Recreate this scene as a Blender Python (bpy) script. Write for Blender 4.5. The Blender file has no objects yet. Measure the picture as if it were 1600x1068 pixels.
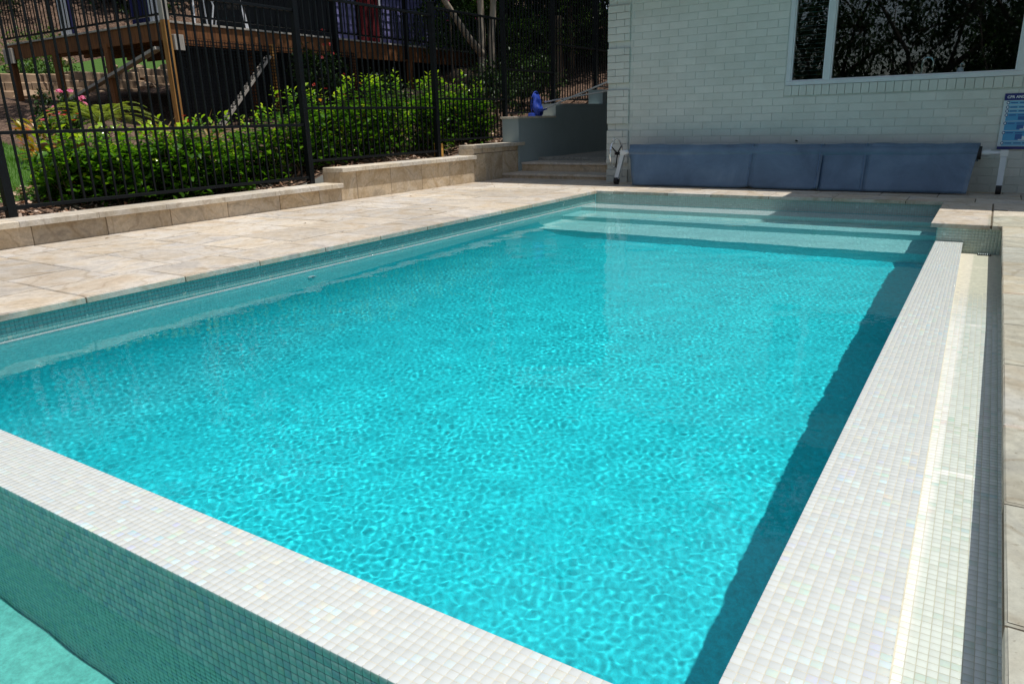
import bpy, math, random
import numpy as np
from mathutils import Matrix, Vector

S = bpy.context.scene
C = S.collection
RAD = math.radians
random.seed(7)
rng = np.random.default_rng(7)

# ------------------------------------------------------------------ camera
cam = bpy.data.cameras.new('camera')
cam_ob = bpy.data.objects.new('camera', cam)
C.objects.link(cam_ob)
S.camera = cam_ob
cam.sensor_width = 36
cam.lens = 1141.5 / 1600 * 36
cam.clip_start = 0.02
cam.clip_end = 400
_r = Vector((0.84285962, 0.53753907, -0.02528674))
_u = Vector((-0.13617765, 0.25851495, 0.95636064))
_f = Vector((-0.5206182, 0.80263427, -0.29109262))
cam_ob.matrix_world = Matrix(((_r.x, _u.x, -_f.x, 0), (_r.y, _u.y, -_f.y, 0), (_r.z, _u.z, -_f.z, 1.0), (0, 0, 0, 1)))

# ------------------------------------------------------------------ sky and sun
SUN = Vector((0.26, 0.010, 1.0)).normalized()
W = bpy.data.worlds.new('World')
S.world = W
W.use_nodes = True
_nt = W.node_tree
_sky = _nt.nodes.new('ShaderNodeTexSky')
_sky.sky_type = 'NISHITA'
_sky.sun_disc = False
_sky.sun_elevation = math.asin(SUN.z)
_sky.sun_rotation = math.atan2(SUN.x, SUN.y)
_hsv = _nt.nodes.new('ShaderNodeHueSaturation')
_hsv.inputs['Saturation'].default_value = 0.7
_nt.links.new(_sky.outputs[0], _hsv.inputs['Color'])
_nt.links.new(_hsv.outputs[0], _nt.nodes['Background'].inputs[0])
_nt.nodes['Background'].inputs[1].default_value = 0.115
sun = bpy.data.lights.new('sun', 'SUN')
sun.energy = 3.95
sun.angle = RAD(0.5)
sun.color = (1.0, 0.965, 0.91)
sun.cycles.is_caustics_light = True
sun_ob = bpy.data.objects.new('sun', sun)
C.objects.link(sun_ob)
sun_ob.rotation_euler = SUN.to_track_quat('Z', 'Y').to_euler()
S.view_settings.view_transform = 'Standard'
S.view_settings.look = 'None'
S.view_settings.exposure = 0.0
S.view_settings.gamma = 1.0
S.view_settings.use_curve_mapping = False
S.cycles.use_denoising = True
S.cycles.max_bounces = 10
S.cycles.transmission_bounces = 8
S.cycles.transparent_max_bounces = 12
S.cycles.caustics_refractive = True
S.cycles.caustics_reflective = False
S.cycles.sample_clamp_indirect = 6.0


# ------------------------------------------------------------------ material helpers
class NT:
    def __init__(s, name):
        s.m = bpy.data.materials.new(name)
        s.m.use_nodes = True
        s.t = s.m.node_tree
        s.b = s.t.nodes['Principled BSDF']
        s.out = s.t.nodes['Material Output']

    def n(s, kind, **kw):
        nd = s.t.nodes.new(kind)
        for k, v in kw.items():
            if k.startswith('i_'):
                key = k[2:].replace('_', ' ')
                nd.inputs[key].default_value = v
            else:
                setattr(nd, k, v)
        return nd

    def l(s, a, b):
        s.t.links.new(a, b)
        return s

    def ramp(s, fac, stops, interp='LINEAR'):
        r = s.t.nodes.new('ShaderNodeValToRGB')
        r.color_ramp.interpolation = interp
        e = r.color_ramp.elements
        while len(e) < len(stops):
            e.new(0.5)
        for el, (p, c) in zip(e, stops):
            el.position = p
            el.color = (*c, 1) if len(c) == 3 else c
        s.l(fac, r.inputs[0])
        return r.outputs[0]

    def mix(s, fac, a, b, mode='MIX'):
        m = s.t.nodes.new('ShaderNodeMix')
        m.data_type = 'RGBA'
        m.blend_type = mode
        for v, i in ((fac, 0), (a, 6), (b, 7)):
            if hasattr(v, 'links'):
                s.l(v, m.inputs[i])
            else:
                m.inputs[i].default_value = v if i == 0 else (*v, 1)
        return m.outputs[2]

    def math(s, op, a, b=0.0):
        m = s.t.nodes.new('ShaderNodeMath')
        m.operation = op
        for v, i in ((a, 0), (b, 1)):
            if hasattr(v, 'links'):
                s.l(v, m.inputs[i])
            else:
                m.inputs[i].default_value = v
        return m.outputs[0]

    def coord(s, rnd=0.0, kind='Object'):
        tc = s.t.nodes.new('ShaderNodeTexCoord')
        v = tc.outputs[kind]
        if rnd:
            oi = s.t.nodes.new('ShaderNodeObjectInfo')
            mu = s.math('MULTIPLY', oi.outputs['Random'], rnd)
            a = s.t.nodes.new('ShaderNodeVectorMath')
            a.operation = 'ADD'
            s.l(v, a.inputs[0])
            cx = s.t.nodes.new('ShaderNodeCombineXYZ')
            s.l(mu, cx.inputs[0]); s.l(mu, cx.inputs[1]); s.l(mu, cx.inputs[2])
            s.l(cx.outputs[0], a.inputs[1])
            v = a.outputs[0]
        return v

    def noise(s, vec, scale, detail=4, rough=0.55, dist=0.0):
        nd = s.n('ShaderNodeTexNoise')
        nd.inputs['Scale'].default_value = scale
        nd.inputs['Detail'].default_value = detail
        nd.inputs['Roughness'].default_value = rough
        nd.inputs['Distortion'].default_value = dist
        if vec is not None:
            s.l(vec, nd.inputs['Vector'])
        return nd.outputs['Fac']

    def bump(s, h, strength=0.3, dist=0.005):
        b = s.n('ShaderNodeBump')
        b.inputs['Strength'].default_value = strength
        b.inputs['Distance'].default_value = dist
        s.l(h, b.inputs['Height'])
        s.l(b.outputs[0], s.b.inputs['Normal'])

    def set(s, color=None, rough=None, metal=None, spec=None, coat=None):
        for v, k in ((color, 'Base Color'), (rough, 'Roughness'), (metal, 'Metallic'), (spec, 'Specular IOR Level'), (coat, 'Coat Weight')):
            if v is None:
                continue
            if hasattr(v, 'links'):
                s.l(v, s.b.inputs[k])
            else:
                s.b.inputs[k].default_value = (*v, 1) if k == 'Base Color' else v
        return s


MATS = {}


def simple(name, color, rough=0.6, metal=0.0, var=0.12, scale=8.0, bump=0.15, spec=None, coat=None):
    """plain coloured material with a little mottling and fine relief"""
    if name in MATS:
        return MATS[name]
    k = NT(name)
    v = k.coord(9.0)
    nz = k.noise(v, scale)
    a = tuple(c * (1 - var) for c in color)
    b = tuple(min(1, c * (1 + var)) for c in color)
    k.set(k.ramp(nz, [(0.3, a), (0.7, b)]), rough, metal, spec, coat)
    if bump:
        k.bump(k.noise(v, scale * 8), bump, 0.003)
    MATS[name] = k.m
    return k.m


def mat_stone(name, tones, vein=(0.30, 0.22, 0.14), rough=0.72, scale=1.0, stretch=(1, 1, 1), gain=1.0):
    """split quartzite: soft swirling bands, rusty veins, cleft relief"""
    k = NT(name)
    v = k.coord(40.0)
    mp = k.n('ShaderNodeMapping')
    mp.inputs['Scale'].default_value = stretch
    oi = k.n('ShaderNodeObjectInfo')
    rot = k.n('ShaderNodeCombineXYZ')
    k.l(k.math('MULTIPLY', oi.outputs['Random'], 3.0), rot.inputs[2])
    k.l(rot.outputs[0], mp.inputs['Rotation'])
    k.l(v, mp.inputs['Vector'])
    v = mp.outputs[0]
    big = k.noise(v, 2.2 * scale, 3, 0.6, 1.6)
    col = k.ramp(big, [(0.25, tones[0]), (0.42, tones[1]), (0.55, tones[2]), (0.72, tones[3])])
    wv = k.n('ShaderNodeTexWave')
    wv.wave_type = 'BANDS'
    wv.inputs['Scale'].default_value = 1.3 * scale
    wv.inputs['Distortion'].default_value = 9.0
    wv.inputs['Detail'].default_value = 4.0
    wv.inputs['Detail Scale'].default_value = 1.2
    k.l(v, wv.inputs['Vector'])
    band = k.ramp(wv.outputs['Fac'], [(0.0, (1, 1, 1)), (0.04, (0.0, 0.0, 0.0)), (1.0, (0, 0, 0))])
    col = k.mix(k.math('MULTIPLY', band, 0.33), col, vein)
    pit = k.ramp(k.noise(v, 70 * scale, 3, .6), [(0.30, (0.55, 0.5, 0.45)), (0.38, (1, 1, 1))])
    col = k.mix(0.6, col, pit, 'MULTIPLY')
    fine = k.noise(v, 26 * scale, 6, 0.7)
    col = k.mix(0.5, col, k.ramp(fine, [(0.3, (0.62, 0.62, 0.62)), (0.7, (1.25, 1.25, 1.25))]), 'MULTIPLY')
    rv = k.ramp(oi.outputs['Random'], [(0.0, (0.78 * gain, 0.77 * gain, 0.77 * gain)), (0.35, (1.02 * gain, 0.97 * gain, 0.90 * gain)), (0.7, (0.95 * gain, 0.95 * gain, 0.97 * gain)), (1.0, (1.12 * gain, 1.08 * gain, 1.02 * gain))])
    col = k.mix(1.0, col, rv, 'MULTIPLY')
    wp = k.n('ShaderNodeNewGeometry').outputs['Position']
    col = k.mix(1.0, col, k.ramp(k.noise(wp, 1.1, 5, .68), [(0.30, (0.84, 0.82, 0.79)), (0.62, (1.05, 1.05, 1.05))]), 'MULTIPLY')
    k.set(col, rough, spec=0.3)
    hh = k.math('ADD', k.math('MULTIPLY', wv.outputs['Fac'], 0.35), k.noise(v, 14 * scale, 8, 0.65, 0.6))
    k.bump(hh, 0.45, 0.012)
    return k.m


M = {}
PAV = [(0.50, 0.405, 0.30), (0.56, 0.49, 0.395), (0.60, 0.555, 0.49), (0.47, 0.445, 0.415)]
M['paver'] = mat_stone('paver stone', PAV)
M['paver_grey'] = mat_stone('grey paver stone', [(0.42, 0.40, 0.36), (0.50, 0.46, 0.39), (0.56, 0.53, 0.46), (0.40, 0.38, 0.35)])
M['clad'] = mat_stone('wall cladding stone', [(0.45, 0.34, 0.22), (0.56, 0.45, 0.31), (0.64, 0.54, 0.41), (0.42, 0.36, 0.28)], scale=1.3)
M['cap'] = mat_stone('cap stone', [(0.55, 0.48, 0.38), (0.62, 0.56, 0.46), (0.68, 0.63, 0.55), (0.56, 0.52, 0.46)], scale=1.2)
M['joint'] = simple('joint mortar', (0.13, 0.10, 0.065), 0.95, var=0.3, scale=30)
M['grout'] = simple('tile grout', (0.56, 0.53, 0.43), 0.9, var=0.12, scale=40)
M['grout_dark'] = simple('dark tile grout', (0.10, 0.13, 0.11), 0.9, var=0.2, scale=40)


def mat_tile(name, base, accents, share, rough=0.12, film=0.5, tint=0.35):
    """glass mosaic: the 'rnd' attribute picks white or a pearly accent per tile"""
    k = NT(name)
    at = k.n('ShaderNodeAttribute', attribute_name='rnd')
    tc = k.coord(0)
    geo = k.n('ShaderNodeNewGeometry')
    pos = geo.outputs['Position']
    hue = k.noise(pos, 45, 3, 0.6, 1.0)
    n = len(accents)
    acc = k.ramp(k.math('FRACT', k.math('MULTIPLY', at.outputs['Fac'], 37.0)), [(i / n, c) for i, c in enumerate(accents)])
    shim = k.ramp(hue, [(0.3, (0.95, 0.80, 0.82)), (0.42, (1.0, 0.98, 0.80)), (0.5, (0.80, 1.0, 0.90)), (0.62, (0.80, 0.88, 1.0))])
    acc = k.mix(film, acc, shim, 'MULTIPLY')
    pick = k.ramp(at.outputs['Fac'], [(0.0, (1, 1, 1)), (share, (0, 0, 0))], 'CONSTANT')
    # accents gather in drifts
    drift = k.ramp(k.noise(pos, 1.7, 2), [(0.40, (tint, tint, tint)), (0.62, (1, 1, 1))])
    tone = k.ramp(k.math('FRACT', k.math('MULTIPLY', at.outputs['Fac'], 91.0)), [(0.0, tuple(c * 0.93 for c in base)), (1.0, tuple(min(1, c * 1.04) for c in base))])
    col = k.mix(k.math('MULTIPLY', pick, drift), tone, acc)
    k.set(col, rough, spec=0.6)
    return k.m


M['tile_white'] = mat_tile('white glass mosaic', (0.59, 0.615, 0.595),
                           [(0.50, 0.66, 0.72), (0.62, 0.60, 0.70), (0.58, 0.72, 0.64), (0.72, 0.66, 0.58), (0.66, 0.76, 0.78)], 0.22)
M['tile_cream'] = mat_tile('cream glass mosaic', (0.80, 0.81, 0.76), [(0.60, 0.72, 0.72), (0.70, 0.70, 0.62), (0.62, 0.76, 0.66), (0.74, 0.68, 0.66)], 0.20, film=.35)
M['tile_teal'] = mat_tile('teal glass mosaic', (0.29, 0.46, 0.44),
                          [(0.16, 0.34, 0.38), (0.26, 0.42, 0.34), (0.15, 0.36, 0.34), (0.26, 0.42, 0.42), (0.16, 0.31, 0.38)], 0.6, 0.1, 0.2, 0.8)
M['tile_pale'] = mat_tile('pale grey green glass mosaic', (0.40, 0.49, 0.44), [(0.66, 0.74, 0.70), (0.36, 0.46, 0.42), (0.50, 0.56, 0.50)], 0.10, 0.15, 0.1)
M['tile_band'] = mat_tile('grey green glass mosaic', (0.20, 0.41, 0.39),
                          [(0.62, 0.70, 0.66), (0.30, 0.40, 0.38), (0.46, 0.52, 0.44), (0.28, 0.36, 0.36)], 0.07, 0.15, 0.1)
M['plaster_floor'] = None


def mat_plaster(name, col, sp=0.22):
    k = NT(name)
    g = k.n('ShaderNodeNewGeometry').outputs['Position']
    a = k.noise(g, 38, 6, 0.8)
    b = k.noise(g, 1.3, 3, 0.5)
    c = k.ramp(a, [(0.36, tuple(x * (1 - sp) for x in col)), (0.64, tuple(min(1, x * (1 + sp)) for x in col))])
    c = k.mix(1.0, c, k.ramp(b, [(0.3, (0.92, 0.94, 0.95)), (0.7, (1.05, 1.03, 1.02))]), 'MULTIPLY')
    k.set(c, 0.7)
    return k.m


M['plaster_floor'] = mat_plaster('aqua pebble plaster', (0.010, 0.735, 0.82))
# the water is crystal clear in the model, so the pigment carries the tone that depth gives: paler steps, floor painted darker towards the left wall
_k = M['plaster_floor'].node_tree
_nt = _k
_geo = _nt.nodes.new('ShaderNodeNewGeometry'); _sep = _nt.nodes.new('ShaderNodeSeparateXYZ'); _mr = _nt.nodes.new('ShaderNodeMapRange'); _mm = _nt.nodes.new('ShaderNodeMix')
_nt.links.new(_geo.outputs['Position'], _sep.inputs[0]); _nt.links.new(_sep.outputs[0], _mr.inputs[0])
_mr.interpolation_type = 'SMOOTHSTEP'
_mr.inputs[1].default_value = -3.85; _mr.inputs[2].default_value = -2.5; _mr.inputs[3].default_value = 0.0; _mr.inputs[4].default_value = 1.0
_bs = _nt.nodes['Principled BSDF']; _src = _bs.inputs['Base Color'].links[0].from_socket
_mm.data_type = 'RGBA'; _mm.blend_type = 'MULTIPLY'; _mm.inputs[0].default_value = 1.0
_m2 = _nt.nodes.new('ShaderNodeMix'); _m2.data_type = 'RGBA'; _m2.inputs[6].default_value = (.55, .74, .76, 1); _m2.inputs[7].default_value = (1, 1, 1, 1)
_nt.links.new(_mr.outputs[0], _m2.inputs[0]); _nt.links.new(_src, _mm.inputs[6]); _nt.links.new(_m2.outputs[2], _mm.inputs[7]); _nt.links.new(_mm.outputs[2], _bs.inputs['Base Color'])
M['plaster_wall'] = mat_plaster('pale aqua plaster', (0.34, 0.88, 0.88))
M['plaster_step'] = mat_plaster('sea green quartz plaster', (0.40, 0.90, 0.89))
M['plaster_shelf'] = mat_plaster('white quartz plaster', (0.80, 0.90, 0.88))
M['plaster_basin'] = mat_plaster('green basin plaster', (0.24, 0.74, 0.68))


def mat_water(name, tint, rough=0.0):
    k = NT(name)
    k.t.nodes.remove(k.b)
    rf = k.n('ShaderNodeBsdfRefraction')
    rf.inputs['Color'].default_value = (*tint, 1)
    rf.inputs['IOR'].default_value = 1.33
    rf.inputs['Roughness'].default_value = rough
    gl = k.n('ShaderNodeBsdfGlossy')
    gl.inputs['Roughness'].default_value = 0.0
    gl.inputs['Color'].default_value = (1, 1, 1, 1)
    fr = k.n('ShaderNodeFresnel')
    fr.inputs['IOR'].default_value = 1.33
    mx = k.n('ShaderNodeMixShader')
    k.l(fr.outputs[0], mx.inputs[0]).l(rf.outputs[0], mx.inputs[1]).l(gl.outputs[0], mx.inputs[2]).l(mx.outputs[0], k.out.inputs['Surface'])
    return k.m


M['water'] = mat_water('pool water', (0.90, 0.992, 0.995))
M['water_basin'] = mat_water('basin water', (0.80, 0.97, 0.95))


def mat_timber(name, a, b, rough=0.75):
    k = NT(name)
    v = k.coord(30.0)
    mp = k.n('ShaderNodeMapping')
    mp.inputs['Scale'].default_value = (14, 14, 1.2)
    k.l(v, mp.inputs['Vector'])
    nz = k.noise(mp.outputs[0], 2.0, 6, 0.65, 0.8)
    k.set(k.ramp(nz, [(0.3, a), (0.68, b)]), rough)
    k.bump(nz, 0.35, 0.004)
    return k.m


M['timber'] = mat_timber('stained deck timber', (0.08, 0.026, 0.007), (0.26, 0.10, 0.026))
M['timber_grey'] = mat_timber('weathered grey timber', (0.30, 0.27, 0.23), (0.52, 0.48, 0.42))
M['timber_sunlit'] = mat_timber('sunlit orange post', (0.24, 0.10, 0.022), (0.52, 0.26, 0.065))  # deck timber with sunlight put into the colour, for the brightly lit posts
M['timber_new'] = mat_timber('new orange timber', (0.42, 0.20, 0.03), (0.62, 0.34, 0.07))
M['bark_pale'] = mat_timber('pale smooth bark', (0.20, 0.15, 0.10), (0.46, 0.38, 0.29), 0.85)
M['bark_dark'] = mat_timber('dark bark', (0.03, 0.022, 0.016), (0.08, 0.06, 0.045), 0.9)
M['bark'] = mat_timber('tree bark', (0.10, 0.065, 0.04), (0.30, 0.22, 0.15), 0.9)
M['steel'] = simple('black powder coated steel', (0.003, 0.0045, 0.006), 0.5, var=0.2, spec=.2)
M['alu'] = simple('brushed aluminium', (0.60, 0.64, 0.68), 0.4, 0.35, var=0.06)
M['alu_paint'] = simple('pale powder coated aluminium', (0.55, 0.60, 0.63), 0.4, 0.0, var=0.05, bump=0.03)
M['rubber'] = simple('black rubber', (0.012, 0.012, 0.014), 0.7)
M['render'] = simple('painted render', (0.30, 0.37, 0.38), 0.8, var=0.05, scale=3, bump=0.25)
M['concrete'] = simple('rough concrete', (0.32, 0.31, 0.27), 0.9, var=0.3, scale=30, bump=0.5)
M['white'] = simple('white paint', (0.72, 0.74, 0.78), 0.5, var=0.04)
M['terracotta'] = simple('terracotta', (0.34, 0.11, 0.05), 0.8)
M['navy'] = simple('navy canvas', (0.010, 0.012, 0.09), 0.8, var=0.3, scale=3)
M['maroon'] = simple('maroon curtain cloth', (0.16, 0.006, 0.012), 0.85, var=0.3, scale=4)
M['netblue'] = simple('blue net', (0.010, 0.045, 0.34), 0.6, var=0.3, scale=20)
M['chrome'] = simple('chrome', (0.8, 0.82, 0.85), 0.15, 0.8, var=0.02, bump=0)
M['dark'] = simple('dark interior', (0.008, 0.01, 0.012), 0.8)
M['bench'] = simple('dark stone bench', (0.03, 0.035, 0.04), 0.3)
M['rooftile'] = simple('grey roof tile', (0.12, 0.12, 0.13), 0.8, var=0.25)
M['soffit'] = simple('soffit paint', (0.55, 0.57, 0.55), 0.7, var=0.03)

# painted brick
k = NT('painted brick')
_v = k.coord(20)
_oi = k.n('ShaderNodeObjectInfo')
_c = k.ramp(k.noise(_v, 5, 4), [(0.3, (0.53, 0.57, 0.54)), (0.7, (0.58, 0.62, 0.59))])
_c = k.mix(1.0, _c, k.ramp(_oi.outputs['Random'], [(0, (0.94, 0.95, 0.95)), (1, (1.05, 1.04, 1.04))]), 'MULTIPLY')
_gp = k.n('ShaderNodeNewGeometry').outputs['Position']
_c = k.mix(1.0, _c, k.ramp(k.noise(_gp, 1.6, 4, .65), [(0.3, (0.92, 0.92, 0.90)), (0.65, (1.04, 1.03, 1.03))]), 'MULTIPLY')
_sz = k.n('ShaderNodeSeparateXYZ'); k.l(_gp, _sz.inputs[0])
_dirt = k.ramp(k.math('ADD', _sz.outputs[2], k.math('MULTIPLY', k.noise(_gp, 9, 4), .35)), [(0.20, (0.74, 0.71, 0.64)), (0.60, (1, 1, 1))])
_c = k.mix(0.8, _c, _dirt, 'MULTIPLY')
k.set(_c, 0.62)
k.bump(k.math('ADD', k.noise(_v, 60, 5, 0.7), k.math('MULTIPLY', k.noise(_v, 14, 3), 0.8)), 0.35, 0.006)
M['brick'] = k.m
M['mortar'] = simple('painted mortar', (0.54, 0.58, 0.55), 0.8, var=0.1, scale=20)

# solar cover: dark blue bubbled sheet
k = NT('solar cover sheet')
_v = k.coord(0)
_vor = k.n('ShaderNodeTexVoronoi')
_vor.inputs['Scale'].default_value = 95
k.l(_v, _vor.inputs['Vector'])
_c = k.ramp(k.noise(_v, 2.4, 4, 0.6, 0.6), [(0.3, (0.060, 0.105, 0.17)), (0.55, (0.095, 0.160, 0.245)), (0.75, (0.14, 0.215, 0.31))])
k.set(_c, 0.30, spec=0.6)
k.bump(_vor.outputs['Distance'], 0.5, 0.004)
M['cover'] = k.m

# glass panes
k = NT('window glass')
k.t.nodes.remove(k.b)
_tr = k.n('ShaderNodeBsdfTransparent'); _tr.inputs[0].default_value = (0.85, 0.90, 0.92, 1)
_gl = k.n('ShaderNodeBsdfGlossy'); _gl.inputs['Roughness'].default_value = 0.0
_lw = k.n('ShaderNodeLayerWeight')
_fc = k.math('ADD', k.math('MULTIPLY', k.math('POWER', _lw.outputs['Facing'], 4.0), .75), .085)
_mx = k.n('ShaderNodeMixShader')
k.l(_fc, _mx.inputs[0]).l(_tr.outputs[0], _mx.inputs[1]).l(_gl.outputs[0], _mx.inputs[2]).l(_mx.outputs[0], k.out.inputs['Surface'])
M['window'] = k.m
k = NT('fence glass')
k.t.nodes.remove(k.b)
_tr = k.n('ShaderNodeBsdfTransparent'); _tr.inputs[0].default_value = (0.925, 0.955, 0.93, 1)
_gl = k.n('ShaderNodeBsdfGlossy'); _gl.inputs['Roughness'].default_value = 0.0
_mx = k.n('ShaderNodeMixShader')
_mx.inputs[0].default_value = .07
k.l(_tr.outputs[0], _mx.inputs[1]).l(_gl.outputs[0], _mx.inputs[2]).l(_mx.outputs[0], k.out.inputs['Surface'])
M['fence_glass'] = k.m


def mat_leaf(name, stops, rough=0.35, trans=0.35, spec=0.5):
    k = NT(name)
    at = k.n('ShaderNodeAttribute', attribute_name='rnd')
    col = k.ramp(at.outputs['Fac'], stops)
    k.set(col, rough, spec=spec)
    tl = k.n('ShaderNodeBsdfTranslucent')
    k.l(k.mix(1.0, col, (1.5, 1.6, 0.6), 'MULTIPLY'), tl.inputs[0])
    mx = k.n('ShaderNodeMixShader')
    mx.inputs[0].default_value = trans
    k.l(k.b.outputs[0], mx.inputs[1]).l(tl.outputs[0], mx.inputs[2]).l(mx.outputs[0], k.out.inputs['Surface'])
    return k.m


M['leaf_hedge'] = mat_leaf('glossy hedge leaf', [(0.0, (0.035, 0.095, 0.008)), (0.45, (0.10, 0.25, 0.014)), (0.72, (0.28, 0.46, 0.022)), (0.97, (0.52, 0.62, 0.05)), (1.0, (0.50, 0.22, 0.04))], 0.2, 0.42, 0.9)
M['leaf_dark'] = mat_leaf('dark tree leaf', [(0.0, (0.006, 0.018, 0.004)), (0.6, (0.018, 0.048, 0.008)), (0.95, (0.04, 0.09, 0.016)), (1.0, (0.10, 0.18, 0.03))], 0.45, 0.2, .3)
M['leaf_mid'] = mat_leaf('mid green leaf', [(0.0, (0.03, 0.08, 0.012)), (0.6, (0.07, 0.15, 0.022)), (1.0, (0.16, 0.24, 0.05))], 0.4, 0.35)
M['leaf_palm'] = mat_leaf('cycad frond', [(0.0, (0.10, 0.17, 0.02)), (0.6, (0.24, 0.30, 0.04)), (1.0, (0.42, 0.42, 0.07))], 0.35, 0.35)
M['leaf_croton'] = mat_leaf('croton leaf', [(0.0, (0.12, 0.16, 0.02)), (0.4, (0.45, 0.38, 0.03)), (0.8, (0.42, 0.09, 0.03)), (1.0, (0.55, 0.42, 0.05))], 0.35, 0.3)
M['leaf_strap'] = mat_leaf('bronze strap leaf', [(0.0, (0.10, 0.05, 0.03)), (0.5, (0.30, 0.19, 0.08)), (1.0, (0.45, 0.40, 0.16))], 0.35, 0.25)
M['petal_red'] = mat_leaf('red petal', [(0.0, (0.45, 0.02, 0.02)), (1.0, (0.75, 0.08, 0.06))], 0.5, 0.3)
M['petal_pink'] = mat_leaf('pink petal', [(0.0, (0.55, 0.05, 0.20)), (1.0, (0.75, 0.20, 0.35))], 0.5, 0.3)
M['grassblade'] = mat_leaf('lawn grass', [(0.0, (0.07, 0.20, 0.015)), (1.0, (0.17, 0.36, 0.035))], 0.5, 0.35)


# ------------------------------------------------------------------ object helpers
def link(o, parent=None):
    C.objects.link(o)
    if parent is not None:
        o.parent = parent
    return o


def tag(o, label=None, cat=None, group=None, kind=None):
    if label: o['label'] = label
    if cat: o['category'] = cat
    if group: o['group'] = group
    if kind: o['kind'] = kind
    return o


def empty(name, loc=(0, 0, 0), rz=0.0, label=None, cat=None, group=None, kind=None, parent=None):
    o = bpy.data.objects.new(name, None)
    o.location = loc
    o.rotation_euler = (0, 0, rz)
    o.empty_display_size = 0.1
    link(o, parent)
    return tag(o, label, cat, group, kind)


def mobj(name, me, parent=None, loc=None, rot=None, scale=None):
    o = bpy.data.objects.new(name, me)
    if loc is not None: o.location = loc
    if rot is not None: o.rotation_euler = rot
    if scale is not None: o.scale = scale
    return link(o, parent)


class MB:
    """collects shapes into one mesh"""
    def __init__(s):
        s.v = []; s.f = []; s.r = []; s.sm = []

    def add(s, v, f, r=None, smooth=False):
        b = len(s.v)
        s.v += [tuple(p) for p in v]
        for q in f:
            s.f.append([i + b for i in q]); s.r.append(random.random() if r is None else r); s.sm.append(smooth)
        return s

    def box(s, a, b, bev=0.0, r=None):
        x0, y0, z0 = a; x1, y1, z1 = b
        if bev <= 0:
            v = [(x, y, z) for x in (x0, x1) for y in (y0, y1) for z in (z0, z1)]
            return s.add(v, [(0, 1, 3, 2), (4, 6, 7, 5), (0, 4, 5, 1), (2, 3, 7, 6), (0, 2, 6, 4), (1, 5, 7, 3)], r)
        e = bev
        lv = [(z0, 0), (z1 - e, 0), (z1, e)]
        v = []
        for z, i in lv:
            v += [(x0 + i, y0 + i, z), (x1 - i, y0 + i, z), (x1 - i, y1 - i, z), (x0 + i, y1 - i, z)]
        f = [(3, 2, 1, 0)]
        for k2 in range(2):
            for j in range(4):
                f.append((k2 * 4 + j, k2 * 4 + (j + 1) % 4, k2 * 4 + 4 + (j + 1) % 4, k2 * 4 + 4 + j))
        f.append((8, 9, 10, 11))
        return s.add(v, f, r)

    def bar(s, p, q, w, h=None, up=(0, 0, 1), r=None):
        """rectangular bar between two points"""
        p = Vector(p); q = Vector(q); h = h or w
        d = (q - p).normalized(); up = Vector(up)
        if abs(d.dot(up)) > 0.98: up = Vector((0, 1, 0))
        sx = d.cross(up).normalized(); sy = sx.cross(d)
        v = []
        for c in (p, q):
            for i, j in ((-1, -1), (1, -1), (1, 1), (-1, 1)):
                v.append(c + sx * (w / 2 * i) + sy * (h / 2 * j))
        return s.add(v, [(0, 1, 2, 3), (7, 6, 5, 4), (0, 4, 5, 1), (1, 5, 6, 2), (2, 6, 7, 3), (3, 7, 4, 0)], r)

    def tube(s, pts, rad, n=10, caps=True, r=None):
        pts = [Vector(p) for p in pts]
        rads = rad if isinstance(rad, (list, tuple)) else [rad] * len(pts)
        v = []; f = []
        up = Vector((0, 0, 1))
        for i, p in enumerate(pts):
            d = (pts[min(i + 1, len(pts) - 1)] - pts[max(i - 1, 0)]).normalized()
            u = up if abs(d.dot(up)) < 0.95 else Vector((0, 1, 0))
            a = d.cross(u).normalized(); b = a.cross(d)
            for j in range(n):
                t = 2 * math.pi * j / n
                v.append(p + (a * math.cos(t) + b * math.sin(t)) * rads[i])
        for i in range(len(pts) - 1):
            for j in range(n):
                f.append((i * n + j, i * n + (j + 1) % n, (i + 1) * n + (j + 1) % n, (i + 1) * n + j))
        s.add(v, f, r, True)
        if caps:
            s.add(v[:n], [tuple(range(n))[::-1]], r); s.add(v[-n:], [tuple(range(n))], r)
        return s

    def mesh(s, name, mat):
        me = bpy.data.meshes.new(name)
        me.from_pydata(s.v, [], s.f)
        me.materials.append(mat)
        at = me.attributes.new('rnd', 'FLOAT', 'FACE')
        at.data.foreach_set('value', np.array(s.r, dtype=np.float32))
        me.polygons.foreach_set('use_smooth', np.array(s.sm, dtype=bool))
        me.update()
        return me

    def obj(s, name, mat, parent=None, loc=None, rot=None):
        return mobj(name, s.mesh(name, mat), parent, loc, rot)


def np_mesh(name, V, F, mat, rnd=None, smooth=False):
    """mesh from arrays: V (n,3), F (m,k) of one polygon size"""
    me = bpy.data.meshes.new(name)
    nv, nf, kk = len(V), len(F), F.shape[1]
    me.vertices.add(nv); me.loops.add(nf * kk); me.polygons.add(nf)
    me.vertices.foreach_set('co', V.astype(np.float32).ravel())
    me.loops.foreach_set('vertex_index', F.astype(np.int32).ravel())
    me.polygons.foreach_set('loop_start', (np.arange(nf) * kk).astype(np.int32))
    me.polygons.foreach_set('loop_total', np.full(nf, kk, dtype=np.int32))
    me.update(calc_edges=True)
    if smooth:
        me.polygons.foreach_set('use_smooth', np.ones(nf, dtype=bool))
    if rnd is not None:
        at = me.attributes.new('rnd', 'FLOAT', 'FACE')
        at.data.foreach_set('value', rnd.astype(np.float32))
    me.materials.append(mat)
    me.validate()
    return me


def recv(o):
    o.cycles.is_caustics_receiver = True
    return o


CAMP = np.array([0, 0, 1.0])


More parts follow.
